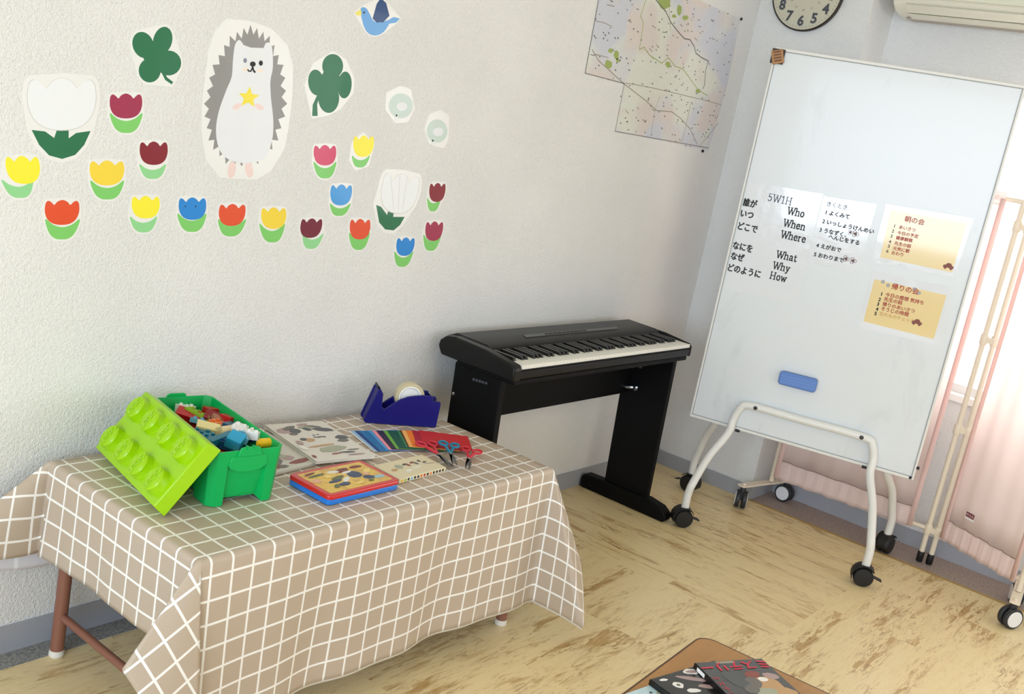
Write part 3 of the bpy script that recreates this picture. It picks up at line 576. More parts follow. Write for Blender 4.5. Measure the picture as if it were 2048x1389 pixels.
for s, x, y in (('Who', 1574, 428), ('When', 1566, 452), ('Where', 1561, 475), ('What', 1552, 515), ('Why', 1545, 537), ('How', 1539, 557)):
    u, z = bp(x, y); b = MB(); slab(b, s, .041, mx @ Tr(u, z, .0015) @ M.Diagonal((.80, 1, 1, 1)), .135); b.obj('english_lettering', INK, t, smooth=0)
b = MB(); u, z = bp(1535, 401); slab(b, '5W1H', .041, mx @ Tr(u, z, .0015) @ M.Diagonal((.84, 1, 1, 1)), .095); b.obj('heading', mat('navy_ink', (48, 56, 84), .5), t, smooth=0)
t, mx = board_thing('rules_sheet', -.045, 1.33, 'laminated sheet of five listening rules beside the question words', 'poster')
MB().prism([(-.148, 1.192), (.050, 1.192), (.062, 1.215), (.064, 1.484), (-.148, 1.473)], .0003, .0012, mx).obj('laminated_sheet', lamp_, t, smooth=0)
jp(t, mx, [('2 いっしょうけんめい', 1644, 446), ('3 うなずく、', 1638, 463), ('へんじをする', 1656, 477), ('4 えがおで', 1632, 494), ('5 おわりまで', 1627, 512), ('1 よくみて', 1649, 428)], .0215, INK, .0015, .0014, 'list_lettering')
jp(t, mx, [('きくとき', 1652, 411)], .022, mat('slate_ink', (96, 104, 110), .5), .0015, .0004, 'heading')
b = MB()
for x, y, r in ((1692, 518, .012), (1706, 522, .012), (1711, 468, .012), (1701, 465, .009)):
    u, z = bp(x, y)
    for k in range(3): a = k * 2.1; b.lathe([(r * .45, .0013), (r * .62, .0015)], 12, mx @ Tr(u + r * .6 * math.cos(a), z + r * .6 * math.sin(a), 0), caps=False)
    b.lathe([(r * .55, .0013), (r * .35, .0015)], 14, mx @ Tr(u, z, 0))
b.obj('face_drawing', mat('drawing_brown', (110, 84, 84), .5), t, smooth=0)
ysh = paste('buff', (238, 212, 146)); red = mat('red_brown_ink', (176, 72, 46), .5)
def quadp(pts): return [bp(*p) for p in pts]
def car(b, x, y, mx):
    u, z = bp(x, y); s = .001
    b.prism([(u - 20 * s, z), (u - 19 * s, z + 9 * s), (u - 11 * s, z + 11 * s), (u - 6 * s, z + 19 * s), (u + 7 * s, z + 19 * s), (u + 13 * s, z + 10 * s), (u + 20 * s, z + 8 * s), (u + 20 * s, z)], .0019, .0022, mx)
    for d in (-11, 11): b.lathe([(.0055, .0019), (.0055, .0025)], 12, mx @ Tr(u + d * s, z - .001, 0))
t, mx = board_thing('programme_sheet', .27, 1.38, 'upper buff programme sheet at right, washed out by glare', 'poster', 'buff programme sheets')
MB().prism(quadp([(1772, 408), (1948, 437), (1908, 556), (1742, 524)]), .0003, .0012, mx).obj('laminated_sheet', lamp_, t, smooth=0)
MB().prism(quadp([(1782, 420), (1934, 447), (1904, 545), (1760, 515)]), .0008, .0016, mx).obj('buff_page', ysh, t, smooth=0)
jp(t, mx, [('1', 1786, 455), ('2', 1783, 465), ('3', 1780, 475), ('4', 1777, 486), ('5', 1775, 495), ('6', 1772, 505)], .018, INK, .0019, .0007, 'numerals')
jp(t, mx, [('あいさつ', 1797, 457), ('今日の予定', 1794, 468), ('健康観察', 1791, 478), ('先生の話', 1788, 489), ('元気に歌', 1785, 499), ('おわり', 1782, 508)], .0165, red, .0019, .0009, 'list_lettering')
jp(t, mx, [('朝の会', 1808, 442)], .026, red, .0019, .0009, 'heading')
b = MB(); car(b, 1896, 536, mx); b.obj('car_drawing', mat('drawing_maroon', (130, 70, 58), .5), t, smooth=0)
t, mx = board_thing('programme_sheet', .276, 1.1, 'lower buff programme sheet with white margin and red brown list', 'poster', 'buff programme sheets')
MB().prism(quadp([(1745, 545), (1752, 543), (1907, 577), (1880, 692), (1716, 656)]), .0003, .0012, mx).obj('laminated_sheet', lamp_, t, smooth=0)
MB().prism(quadp([(1748.6, 558.7), (1893, 591), (1867.4, 678.6), (1727, 643)]), .0008, .0016, mx).obj('buff_page', ysh, t, smooth=0)
jp(t, mx, [('1', 1760, 591), ('2', 1756, 602), ('3', 1753, 611), ('4', 1751, 621), ('5', 1748, 630)], .020, INK, .0019, .0015, 'numerals')
jp(t, mx, [('今日の感想 気持ち', 1770, 592), ('先生の話', 1767, 601), ('帰りのあいさつ', 1764, 611), ('そうじの時間', 1761, 620)], .0185, red, .0019, .0010, 'list_lettering')
jp(t, mx, [('忘れものチェック', 1758, 630)], .0175, mat('ochre_ink', (206, 150, 74), .5), .0019, .0003, 'list_lettering')
jp(t, mx, [('帰りの会', 1782, 577)], .027, red, .0019, .0012, 'heading')
b = MB(); car(b, 1833, 648, mx); b.obj('car_drawing', mat('drawing_maroon', (130, 70, 58), .5), t, smooth=0)
for x, y in ((1766, 564), (1776, 571), (1829, 579), (1838, 586)):
    u, z = bp(x, y); MB().lathe([(.008, .0016), (.007, .0021)], 12, mx @ Tr(u, z, 0)).obj('pin_drawing', mat('pin_grey', (176, 172, 170), .5), t, smooth=0)
t, mx = board_thing('board_eraser', -.06, .69, 'blue felt eraser stuck low on the whiteboard', 'eraser'); e = mx @ Tr(-.0625, .693, 0) @ Rz(.012)
MB().prism(rrect(-.080, -.030, .080, .030, .014), .010, .032, e).obj('body', mat('eraser_blue', (100, 138, 206), .6), t, bevel=.008, smooth=40, seg=3)
MB().prism(rrect(-.078, -.028, .078, .028, .012), 0.0002, .010, e).obj('felt', mat('eraser_felt', (62, 78, 110), .9), t, smooth=0)
b = MB()
for k in (-1, 0, 1): b.box((-.074, k * .013 - .0012, .0318), (.074, k * .013 + .0012, .0326), e)
b.obj('ridge', mat('eraser_ridge', (120, 156, 220), .6), t, smooth=0)
t, mx = board_thing('brown_magnet', -.466, 1.99, 'brown striped square magnet at the top left corner of the board', 'magnet')
MB().box((-.027, -.030, 0.0045), (.027, .030, .009), mx @ Tr(-.464, 1.992, 0)).obj('dark_square', mat('magnet_dark', (52, 34, 26), .5), t, bevel=.002, smooth=0)
MB().box((-.024, -.028, .009), (.024, .028, .014), mx @ Tr(-.463, 1.990, 0) @ Rz(.32)).obj('striped_square', mat('magnet_tan', (176, 128, 78), .5), t, bevel=.002, smooth=0)
for k in range(4): MB().box((-.015, -.019 + k * .012, .0138), (.015, -.013 + k * .012, .0152), mx @ Tr(-.463, 1.990, 0) @ Rz(.32)).obj('stripe', mat('magnet_stripe', (112, 70, 34), .5), t, smooth=0)

# ------------------------------------------------------------------ folding screen with pink curtains
ft = thing('folding_screen', (.05, -1.2, 0), 'cream tube folding screen with pink curtains behind the whiteboard', 'screen'); inv = rel(ft)
ct = mat('cream_tube', (236, 222, 200), .35)
A_, B_, C_, D_ = V((.03, -.60, 0)), V((.088, -1.318, 0)), V((.097, -1.358, 0)), V((-.125, -1.755, 0))
pink = mat('pink_curtain', (255, 243, 239), .85, trans=.6); pink2 = mat('pink_hem', (255, 240, 236), .85, trans=.5); seam = mat('seam_brown', (150, 118, 84), .8)
def pole(P, z0, z1, r=.0112, name='pole'): MB().tube([inv @ (P + V((0, 0, z0))), inv @ (P + V((0, 0, z1)))], r, 16).obj(name, ct, ft)
pole(A_, .118, 1.62); pole(B_, .05, 1.60); pole(C_, .05, 1.60); pole(D_, .115, 1.62)
for P in (B_, C_): MB().lathe([(.0125, 0.004), (.0145, .008), (.0145, .045), (.0135, .05)], 16, inv @ Tr(P.x, P.y, 0)).obj('rubber_cap', BLACKP, ft)
for z in (.155, .62, 1.02, 1.5):
    b = MB()
    for P in (B_, C_): b.lathe([(.0145, z - .022), (.016, z - .018), (.016, z + .018), (.0145, z + .022)], 16, inv @ Tr(P.x, P.y, 0))
    b.box((B_.x - .006, C_.y, z - .012), (C_.x + .004, B_.y, z + .012), inv); b.obj('hinge', ct, ft)
for P, Q in ((A_, B_), (C_, D_)):
    for z in (.158, 1.60): MB().tube([inv @ (P + V((0, 0, z))), inv @ (Q + V((0, 0, z)))], .0095, 12).obj('rail', ct, ft)
def curtain(P, Q, s0, s1, ph, label=None):
    d = (Q - P); L_ = d.length; d = d / L_; n_ = V((d.y, -d.x, 0))
    if n_.x > 0: n_ = -n_
    def sheet(z0, z1, nz, amp, off, freq, nm, m, ns=90):
        rows = []
        for i in range(nz + 1):
            z = z0 + (z1 - z0) * i / nz; row = []
            for k in range(ns + 1):
                s = s0 + (s1 - s0) * k / ns; w = amp * (math.sin(s * freq + ph + .4 * math.sin(z * 2.3 + s * 9)) + .45 * math.sin(s * freq * 2.3 + ph * 2 + z))
                zz = z + (.0025 * math.sin(s * 60 + ph) if i == 0 and nm == 'curtain_hem' else 0)
                row.append(inv @ (P + d * s + n_ * (off + w) + V((0, 0, zz))))
            rows.append(row)
        return MB().grid(rows).obj(nm, m, ft, smooth=180, solid=.0008)
    sheet(.235, 1.575, 14, .0070, .016, 30, 'curtain', pink)
    sheet(.142, .236, 5, .0022, .020, 120, 'curtain_hem', pink2)
    sheet(1.572, 1.625, 3, .0035, .019, 100, 'curtain_heading', pink2)
    pts = [inv @ (P + d * (s0 + (s1 - s0) * k / 30) + n_ * (.026 + .003 * math.sin(k * 2.1)) + V((0, 0, .236 + .0018 * math.sin(k * .9)))) for k in range(31)]
    MB().tube(pts, .0016, 6).obj('seam', seam, ft)
    for s in (s0 + .006, s1 - .006):                    # doubled side hems
        rows = [[inv @ (P + d * (s + dx) + n_ * (.028 + .002 * math.sin(z * 4)) + V((0, 0, z))) for dx in (-.011, 0, .011)] for z in [.15 + 1.45 * i / 8 for i in range(9)]]
        MB().grid(rows).obj('side_hem', mat('pink_side_hem', (255, 230, 224), .85, trans=.4), ft, smooth=180, solid=.0008)
curtain(A_, B_, .018, .652, .3); curtain(C_, D_, .046, .44, 1.9)
# care label on the right curtain
d = (D_ - C_).normalized(); n_ = V((d.y, -d.x, 0)); n_ = -n_ if n_.x > 0 else n_
LP = on(1940, 1034, C_ + n_ * .036, n_); lf = inv @ frame(LP, d, (0, 0, 1), d.cross(V((0, 0, 1))))
if (d.cross(V((0, 0, 1)))).dot(n_) < 0: pass
o = MB().box((-.024, -.016, -.0005), (.024, .016, .0005), lf).obj('sewn_label', mat('label_white', (244, 236, 234), .6), ft, smooth=0); o['label'] = 'small white and dark red sewn label'
o2 = MB().box((-.0215, -.006, .0004), (.0215, .0145, .0009), lf).obj('label_panel', mat('label_maroon', (110, 16, 40), .6), o, smooth=0)
vs_, fs = text_mesh('防炎品', .0125, 0, 'CENTER'); MB().add(vs_, fs, lf @ Tr(0, -.0005, .0012)).obj('label_lettering', mat('label_text', (246, 226, 228), .6), o, smooth=0)
# feet with twin wheel casters
def screen_foot(Pa, Pb, cs):
    d_ = (Pb - Pa).normalized(); nn = V((-d_.y, d_.x, 0)); fx = inv @ frame(Pa, d_, nn, (0, 0, 1)); L_ = (Pb - Pa).length
    MB().prism(rrect(-.022, -.020, L_ + .022, .020, .008), .104, .112, fx).obj('foot_plate', ct, ft, bevel=.002, smooth=0)
    for P, yw in cs:
        mx = inv @ Tr(P.x, P.y, 0) @ Rz(yw); r = .042
        for sx in (-1, 1):
            wm = mx @ Tr(0, sx * .015, r) @ M.Rotation(-sx * PI / 2, 4, 'X')
            w = MB().lathe([(r * .5, -.010), (r * .92, -.010), (r, -.006), (r, .006), (r * .93, .010), (r * .8, .0105)], 30, wm).obj('wheel', mat('caster_dark_grey', (44, 46, 50), .5), ft)
            MB().lathe([(r * .8, .0100), (r * .76, .0125), (r * .2, .0135)], 30, wm).obj('hub_cap', mat('hub_white', (240, 240, 240), .4), w)
        b = MB().box((-.012, -.006, r * .9), (.016, .006, r * 1.6), mx); b.lathe([(.015, r * 1.5), (.013, .104)], 14, mx); b.obj('fork', mat('caster_dark_grey', (44, 46, 50), .5), ft, smooth=40)
        MB().lathe([(.009, .112), (.008, .119), (.003, .121)], 14, mx).obj('bolt', ct, ft)
screen_foot(V((-.155, -.548, 0)), V((.185, -.628, 0)), ((V((-.150, -.549, 0)), .46), (V((.172, -.625, 0)), 1.50)))
screen_foot(V((-.245, -1.772, 0)), V((.07, -1.728, 0)), ((V((-.238, -1.771, 0)), -.62), (V((.06, -1.729, 0)), .3)))

# ------------------------------------------------------------------ low table under the checked cloth
tt_ = thing('folding_table', (-2.62, -.37, 0), 'low table with brown tube legs under the checked cloth', 'table'); inv = rel(tt_)
bt_ = mat('brown_tube', (140, 92, 74), .4); TT = .5455
MB().prism(rrect(-3.25, -.67, -1.99, -.07, .03), .518, .5435, inv).obj('tabletop', mat('table_laminate', (168, 128, 92), .4), tt_, smooth=40)
for x, y in ((-3.212, -.084), (-3.212, -.635), (-2.025, -.084), (-2.025, -.635)):
    l_ = MB().tube([inv @ V((x, y, .010)), inv @ V((x + (.005 if x < -3 else -.005), y, .30)), inv @ V((x + (.008 if x < -3 else -.008), y, .519))], .0175, 18).obj('leg', bt_, tt_)
    MB().lathe([(.016, 0), (.0195, .004), (.0195, .014), (.0178, .020)], 18, inv @ Tr(x, y, 0)).obj('foot_cap', mat('foot_cap_cream', (226, 220, 208), .5), l_)
for x in (-3.211, -2.026): MB().tube([inv @ V((x, -.084, .118)), inv @ V((x, -.635, .118))], .0105, 14).obj('stretcher', bt_, tt_)

# ------------------------------------------------------------------ checked tablecloth (draped sheet, pattern follows the cloth's own weave)
FX0, FX1, FY0, FY1, RB = -3.255, -1.985, -.675, -.065, .014
DL, DF, DR, DB = .250, .452, .245, .30
def slerp(a, b, t):
    w = math.acos(max(-1, min(1, a.dot(b))))
    return a.copy() if w < 1e-4 else ((a * math.sin((1 - t) * w) + b * math.sin(t * w)) / math.sin(w)).normalized()
DN = V((0, 0, -1)); rays_ = []                            # (start, outward, hang direction, length, ripple)
def sidepts(a, b, o, L_, n, rip, fr, ea=0.0, eb=0.0):
    for k in range(1, n):
        t = k / n; P = a.lerp(b, t); s = (b - a).length * t
        g = (DN + o * (rip * (math.sin(s * fr) + .5 * math.sin(s * fr * 2.1 + 1)) + ea * math.exp(-t * 9) + eb * math.exp(-(1 - t) * 9))).normalized()
        rays_.append((P, o, g, L_))
def corner(K, o1, o2, d1, d2, keys, n=30):               # keys: (cloth angle, hang direction, bulge after this key)
    for k in range(n + 1):
        ph = (PI / 2) * k / n; L_ = min(d1 / max(math.cos(ph), 1e-6), d2 / max(math.sin(ph), 1e-6)); dg = math.degrees(ph)
        for (a0, g0, b0), (a1, g1, b1) in zip(keys, keys[1:]):
            if dg <= a1 + 1e-6: t = (dg - a0) / (a1 - a0); g = slerp(V(g0).normalized(), V(g1).normalized(), t) + V(b0) * math.sin(PI * t); break
        rays_.append((K, o1 * math.cos(ph) + o2 * math.sin(ph), g.normalized(), L_))
eL, eF, eR, eB = V((-1, 0, 0)), V((0, -1, 0)), V((1, 0, 0)), V((0, 1, 0))
KRL, KNL, KNR, KRR = V((FX0, FY1, TT)), V((FX0, FY0, TT)), V((FX1, FY0, TT)), V((FX1, FY1, TT))
sidepts(KRL, KNL, eL, DL, 30, .012, 21, .10, .0)
corner(KNL, eL, eF, DL, DF, [(0, (0, 0, -1), (-.10, .08, 0)), (21, (-.62, -.03, -.78), (-.03, -.06, 0)), (63, (.02, -.17, -.98), (-.16, .02, 0)), (90, (0, -.03, -1), None)], 45)
sidepts(KNL, KNR, eF, DF, 64, .022, 13, .05, .06)
corner(KNR, eF, eR, DF, DR, [(0, (0, -.04, -1), (0, -.02, 0)), (28, (-.02, -.46, -.88), (.42, .0, 0)), (90, (0, 0, -1), None)])
sidepts(KNR, KRR, eR, DR, 24, .012, 17)
corner(KRR, eR, eB, DR, DB, [(0, (0, 0, -1), (.1, 0, 0)), (45, (.5, -.02, -.8), (.1, 0, 0)), (90, (0, 0, -1), None)], 12)
sidepts(KRR, KRL, eB, DB, 30, .0, 17)
corner(KRL, eB, eL, DB, DL, [(0, (0, 0, -1), (-.1, 0, 0)), (38, (-.82, .035, -.56), (-.10, -.12, 0)), (90, (0, 0, -1), None)])
NS = 26; RBL = RB * PI / 2
verts, uvs, faces = [], [], []
for (P, o, g, L_) in rays_:
    p = P.copy(); step_in = 5; s = 0.0
    for i in range(NS + 1):
        if i <= step_in: s2 = RBL * i / step_in
        else: s2 = RBL + (L_ - RBL) * (i - step_in) / (NS - step_in)
        while s < s2 - 1e-9:
            ds = min(.003, s2 - s); t = min(1, (s + ds / 2) / RBL); p = p + slerp(o, g, t) * ds; s += ds
        verts.append(tuple(p)); uvs.append((P.x + o.x * s2, P.y + o.y * s2, 0))
NR_ = len(rays_)
for r_ in range(NR_):
    for i in range(NS): a, b = r_ * (NS + 1) + i, ((r_ + 1) % NR_) * (NS + 1) + i; faces.append((a, a + 1, b + 1, b))
k0 = len(verts); NX, NY = 64, 30
bx = [FX0 + (FX1 - FX0) * i / NX for i in range(NX + 1)]; by = [FY0 + (FY1 - FY0) * j / NY for j in range(NY + 1)]
for j, y in enumerate(by):
    for i, x in enumerate(bx):
        e_ = min(1, min(x - FX0, FX1 - x, y - FY0, FY1 - y) / .05)
        z = TT + .0007 * e_ * (math.sin(x * 23 + y * 11) * math.sin(y * 31 - x * 4)) - .0007 * e_; verts.append((x, y, z)); uvs.append((x, y, 0))
for j in range(NY):
    for i in range(NX): a = k0 + j * (NX + 1) + i; faces.append((a, a + 1, a + NX + 2, a + NX + 1))
me = bpy.data.meshes.new('tablecloth'); me.from_pydata(verts, [], faces)
at_ = me.attributes.new('weave', 'FLOAT_VECTOR', 'POINT'); at_.data.foreach_set('vector', [c for u in uvs for c in u])
bmh = bmesh.new(); bmh.from_mesh(me); bmesh.ops.remove_doubles(bmh, verts=bmh.verts, dist=2e-4); bmesh.ops.recalc_face_normals(bmh, faces=bmh.faces)
if sum(f.normal.z for f in bmh.faces if abs(f.normal.z) > .9) < 0: bmesh.ops.reverse_faces(bmh, faces=bmh.faces)
bmh.to_mesh(me); bmh.free(); me.polygons.foreach_set('use_smooth', [True] * len(me.polygons)); me.update()
cloth = bpy.data.objects.new('tablecloth', me); COL.objects.link(cloth)
def cloth_mat(name, c1, c2, rough):
    m = mat(name, c1, rough); q = NT(m); a = q.n('Attribute'); a.attribute_name = 'weave'; sx = q.n('SeparateXYZ'); q.l(a.outputs['Vector'], sx.inputs[0])
    P_ = .0572
    def ln(v, ph): return q.math('LESS_THAN', q.math('ABSOLUTE', q.math('SUBTRACT', q.math('FRACT', q.math('ADD', q.math('DIVIDE', q.math('SUBTRACT', v, ph), P_), .5)), .5)), .052)
    f = q.math('MAXIMUM', ln(sx.outputs[0], -2.262), ln(sx.outputs[1], -.381))
    nb = q.noise(a.outputs['Vector'], 900, 1)
    q.l(q.mix(f, q.mix(q.math('MULTIPLY', nb, .25), lin(c1), lin([c - 22 for c in c1])), lin(c2)), q.b.inputs['Base Color'])
    cw = q.noise(a.outputs['Vector'], 7, 3, .5); q.bump(cw, .25, .006); return m
me.materials.append(cloth_mat('checked_vinyl_cloth', (191, 174, 155), (247, 245, 240), .42)); me.materials.append(cloth_mat('cloth_underside', (222, 220, 226), (238, 238, 242), .6))
sm = cloth.modifiers.new('solid', 'SOLIDIFY'); sm.thickness = .0012; sm.offset = -1; sm.material_offset = 1; sm.material_offset_rim = 0
tag(cloth, 'beige tablecloth with white grid lines draped over the low table', 'tablecloth')

# ------------------------------------------------------------------ on the table: brick box, its lid and the toy bricks
ON = TT + .0008                                            # cloth surface
gbox = mat('green_plastic', (0, 172, 84), .34, spec=.35); lime = mat('lime_plastic', (158, 208, 0), .30)
BL, BW_, BH = .388, .180, .143
bo = V((-2.912, -.493, 0)); bw_ = V((-.988, .152, 0)).normalized(); bl_ = V((.152, .988, 0)).normalized()
bc = bo + bw_ * (BW_ / 2) + bl_ * (BL / 2)
t = thing('toy_brick_box', (bc.x, bc.y, ON), 'open green brick shaped plastic box full of toy bricks', 'toy box'); inv = rel(t)
XF = inv @ frame((bc.x, bc.y, ON), -bw_, bl_, (0, 0, 1))   # x to the right along the short side, y away, z up
def boxring(sc, notch, inset=0.0, nx=.046, ch=.016):
    w, l = BW_ / 2 * sc - inset, BL / 2 * (1 + (sc - 1) * .5) - inset; d = notch; c = ch
    r = [(-w + c, -l), (-nx - .006, -l), (-nx + .004, -l + d), (nx - .004, -l + d), (nx + .006, -l), (w - c, -l), (w, -l + c), (w, -.12), (w - d, -.11), (w - d, .11), (w, .12),
         (w, l - c), (w - c, l), (nx + .006, l), (nx - .004, l - d), (-nx + .004, l - d), (-nx - .006, l), (-w + c, l), (-w, l - c), (-w, .12), (-w + d, .11), (-w + d, -.11), (-w, -.12), (-w, -l + c)]
    return r
rings = [(boxring(1.0, .019), lambda i: .012 if i in (2, 3, 14, 15) else 0.0), (boxring(1.05, .019), lambda i: .104), (boxring(1.055, .0), lambda i: .106), (boxring(1.08, 0.0), lambda i: BH),
         (boxring(1.08, 0.0, .0045), lambda i: BH), (boxring(1.04, 0.0, .018), lambda i: .02)]
vs_ = []; fs = []
for rg, zf in rings: vs_ += [(x, y, zf(i)) for i, (x, y) in enumerate(rg)]
n = 24
for k in range(len(rings) - 1):
    for i in range(n): fs.append((k * n + i, k * n + (i + 1) % n, (k + 1) * n + (i + 1) % n, (k + 1) * n + i))
fs.append(tuple(range((len(rings) - 1) * n, len(rings) * n)))
fs.append(tuple(range(n - 1, -1, -1)))
MB().add(vs_, fs, XF).obj('body', gbox, t, bevel=.0025, smooth=30)
for sg in (-1, 1):
    l = BL / 2 * 1.03
    hd = [(.052 * math.cos(a), .108 - .022 * math.sin(a)) for a in (PI * k / 14 for k in range(15))] + [(-.046, .128), (.046, .128)]
    MB().prism(hd, 0, .007, XF @ frame((0, sg * (l - .004), 0), (-sg, 0, 0), (0, 0, 1), (0, sg, 0))).obj('grip_lip', gbox, t, bevel=.002, smooth=30)
    MB().prism([(-.034, .128), (-.026, BH + .006), (-.018, BH + .009), (.018, BH + .009), (.026, BH + .006), (.034, .128)], 0, .006, XF @ frame((0, sg * (l + .000), 0), (-sg, 0, 0), (0, 0, 1), (0, sg, 0))).obj('latch', gbox, t, bevel=.002, smooth=30)
for k in (-1, 1): MB().box((-.002 + k * .009, -BL / 2 * 1.04 - .006, BH + .002), (.002 + k * .009, -BL / 2 * 1.04 + .004, BH + .011), XF).obj('latch_rib', gbox, t, smooth=0)
# lid leaning against the box
Dp = V((-3.206, -.465, ON + .001)); LL = V((.190, .981, .0)).normalized(); S_ = V((.607, -.117, .786)); S_ = (S_ - LL * S_.dot(LL)).normalized(); NO = S_.cross(LL).normalized()
LLEN, LWID, LTH = .392, .195, .037
t = thing('box_lid', Dp, 'lime green studded lid leaning against the green box', 'lid'); inv = rel(t)
LF = inv @ frame(Dp, S_, LL, NO)                           # x up the short side, y along the long side, z out of the top face
vs_ = []; fs = []
for ins, z in ((0, 0), (.006, LTH), (.010, LTH - .004), (.006, .0)):
    pass
ring = lambda i, z: [(i, i, z), (LWID - i, i, z), (LWID - i, LLEN - i, z), (i, LLEN - i, z)]
pts = ring(0, 0) + ring(.005, LTH) + ring(.005, 0) + ring(.009, LTH - .005)
fs = [(0, 1, 5, 4), (1, 2, 6, 5), (2, 3, 7, 6), (3, 0, 4, 7), (4, 5, 6, 7), (1, 0, 8, 9), (2, 1, 9, 10), (3, 2, 10, 11), (0, 3, 11, 8), (9, 8, 12, 13), (10, 9, 13, 14), (11, 10, 14, 15), (8, 11, 15, 12), (15, 14, 13, 12)]
MB().add(pts, fs, LF).obj('lid_shell', lime, t, bevel=.003, smooth=30)
tv, tf = text_mesh('LEGO', .0245, .0005, 'CENTER', .0016, .95)
for i in range(2):
    for j in range(4):
        c = LF @ Tr(LWID * (i + .5) / 2 + (i - .5) * -.004, LLEN * (j + .5) / 4 + (j - 1.5) * -.003, LTH)
        st = MB().lathe([(.0335, -.001), (.031, .004), (.0305, .019), (.0285, .0215), (.0265, .022)], 40, c).obj('stud', lime, t, smooth=30)
        MB().add(tv, tf, c @ Tr(0, -.0088, .0225)).obj('embossed_lettering', lime, st, smooth=0)
        MB().lathe([(.0262, .0219), (.0256, .0229), (.0246, .0229), (.0240, .0219)], 36, c, caps=False).obj('stud_rim', lime, st, smooth=30)
# toy bricks
BRC = {'red': (190, 26, 34), 'dark red': (134, 22, 34), 'lime': (150, 190, 40), 'tan': (226, 204, 150), 'cream': (240, 226, 160), 'brown': (170, 112, 84), 'navy': (20, 72, 120), 'azure': (34, 160, 206), 'teal': (20, 120, 150), 'white': (244, 244, 242), 'yellow': (246, 196, 30), 'orange': (236, 120, 40), 'light blue': (112, 186, 222)}
def brick(px, py, h, nx, ny, hz, col, rot, label, studs=True, u=.0195):
    hz *= 1.15; P = fl(px, py, ON + h + .012); t = thing('toy_brick', (P.x, P.y, P.z), label, 'toy brick', 'toy bricks in the green box'); t.rotation_euler = rot
    m = mat('brick_' + col.replace(' ', '_'), BRC[col], .28); w, l = nx * u / 2, ny * u / 2
    MB().box((-w, -l, 0), (w, l, hz)).obj('body', m, t, bevel=.0012, smooth=0)
    if studs:
        for i in range(nx):
            for j in range(ny): MB().lathe([(.0049, hz - .0005), (.0049, hz + .0038), (.0042, hz + .0045)], 12, Tr(-w + (i + .5) * u, -l + (j + .5) * u, 0)).obj('stud', m, t, smooth=30)
    return t
bq = lambda x, y: (330 + x / 5.788, 780 + y / 5.788)
R_ = math.radians
for x, y, h, nx, ny, hz, col, rot, lab, st in (
    (190, 262, .088, 2, 3, .020, 'white', (0, R_(8), R_(20)), 'white toy brick at the back left corner, half behind the lid', True),
    (290, 350, .090, 2, 4, .019, 'red', (R_(10), R_(-14), R_(40)), 'dark shiny red toy brick just behind the lid edge', False),
    (395, 312, .100, 2, 4, .009, 'lime', (R_(12), R_(18), R_(28)), 'lime studded toy plate on top of the red bricks', True),
    (570, 325, .084, 3, 2, .024, 'red', (R_(-8), R_(6), R_(-12)), 'largest red toy brick below the back wall of the box', False),
    (728, 405, .092, 2, 2, .022, 'red', (0, R_(10), R_(10)), 'small bright red toy brick against the right wall', False),
    (525, 375, .090, 2, 2, .022, 'dark red', (R_(15), R_(-20), R_(35)), 'dark red toy brick in the middle of the heap', False),
    (650, 400, .096, 3, 2, .010, 'brown', (R_(24), R_(22), R_(-20)), 'flat brown toy slab tilted in the middle', False),
    (375, 395, .094, 1, 2, .012, 'light blue', (0, R_(20), R_(30)), 'tiny light blue toy brick beside the lid', True),
    (480, 500, .098, 2, 3, .020, 'cream', (R_(8), R_(-8), R_(50)), 'cream toy brick with an open arch side by the lid', False),
    (655, 520, .100, 2, 2, .019, 'tan', (R_(62), R_(6), R_(12)), 'tan toy brick standing on edge with one round mark', False),
    (835, 515, .096, 2, 4, .018, 'navy', (R_(6), R_(8), R_(24)), 'long navy toy brick beside the white ones', False),
    (940, 580, .094, 2, 3, .018, 'navy', (R_(-4), R_(10), R_(30)), 'navy toy brick nearer the front latch', False),
    (850, 495, .104, 2, 2, .016, 'white', (R_(6), R_(-6), R_(24)), 'white studded toy brick against the right wall, the rear one', True),
    (985, 560, .104, 2, 3, .018, 'white', (R_(-6), R_(4), R_(28)), 'bright white studded toy brick at the right, the front one', True),
    (640, 610, .098, 4, 1, .016, 'teal', (R_(4), R_(-6), R_(10)), 'teal toy bar lying behind the front wall', False),
    (800, 640, .100, 2, 2, .026, 'azure', (R_(14), R_(-18), R_(30)), 'shiny azure toy brick behind the front latch', False),
    (880, 590, .104, 1, 2, .016, 'light blue', (R_(10), R_(14), R_(-20)), 'clear light blue toy brick beside the azure one', True),
    (720, 680, .086, 2, 2, .019, 'navy', (R_(4), R_(4), R_(40)), 'navy toy brick low behind the front wall', True),
    (590, 450, .094, 2, 2, .016, 'orange', (R_(10), R_(8), R_(14)), 'orange toy brick partly under the tan one', True),
    (470, 600, .090, 2, 4, .019, 'teal', (R_(4), R_(2), R_(4)), 'teal toy brick under the front corner of the lid', True)):
    brick(*bq(x, y), h, nx, ny, hz, col, rot, lab, st)
P = fl(*bq(1085, 620), ON + .128); d = (bl_ * -.1 + -bw_).normalized()
t = thing('toy_cup', P, 'yellow round toy piece at the front right corner of the box', 'toy brick', 'toy bricks in the green box'); t.rotation_euler = d.to_track_quat('Z', 'Y').to_euler()
MB().lathe([(.007, -.004), (.0075, .002), (.012, .003), (.013, .032), (.0125, .034), (.010, .034)], 28).obj('body', mat('brick_yellow', BRC['yellow'], .28), t)
MB().lathe([(.010, .0335), (.0102, .0345)], 24).obj('end_disc', mat('brick_orange', BRC['orange'], .3), t)
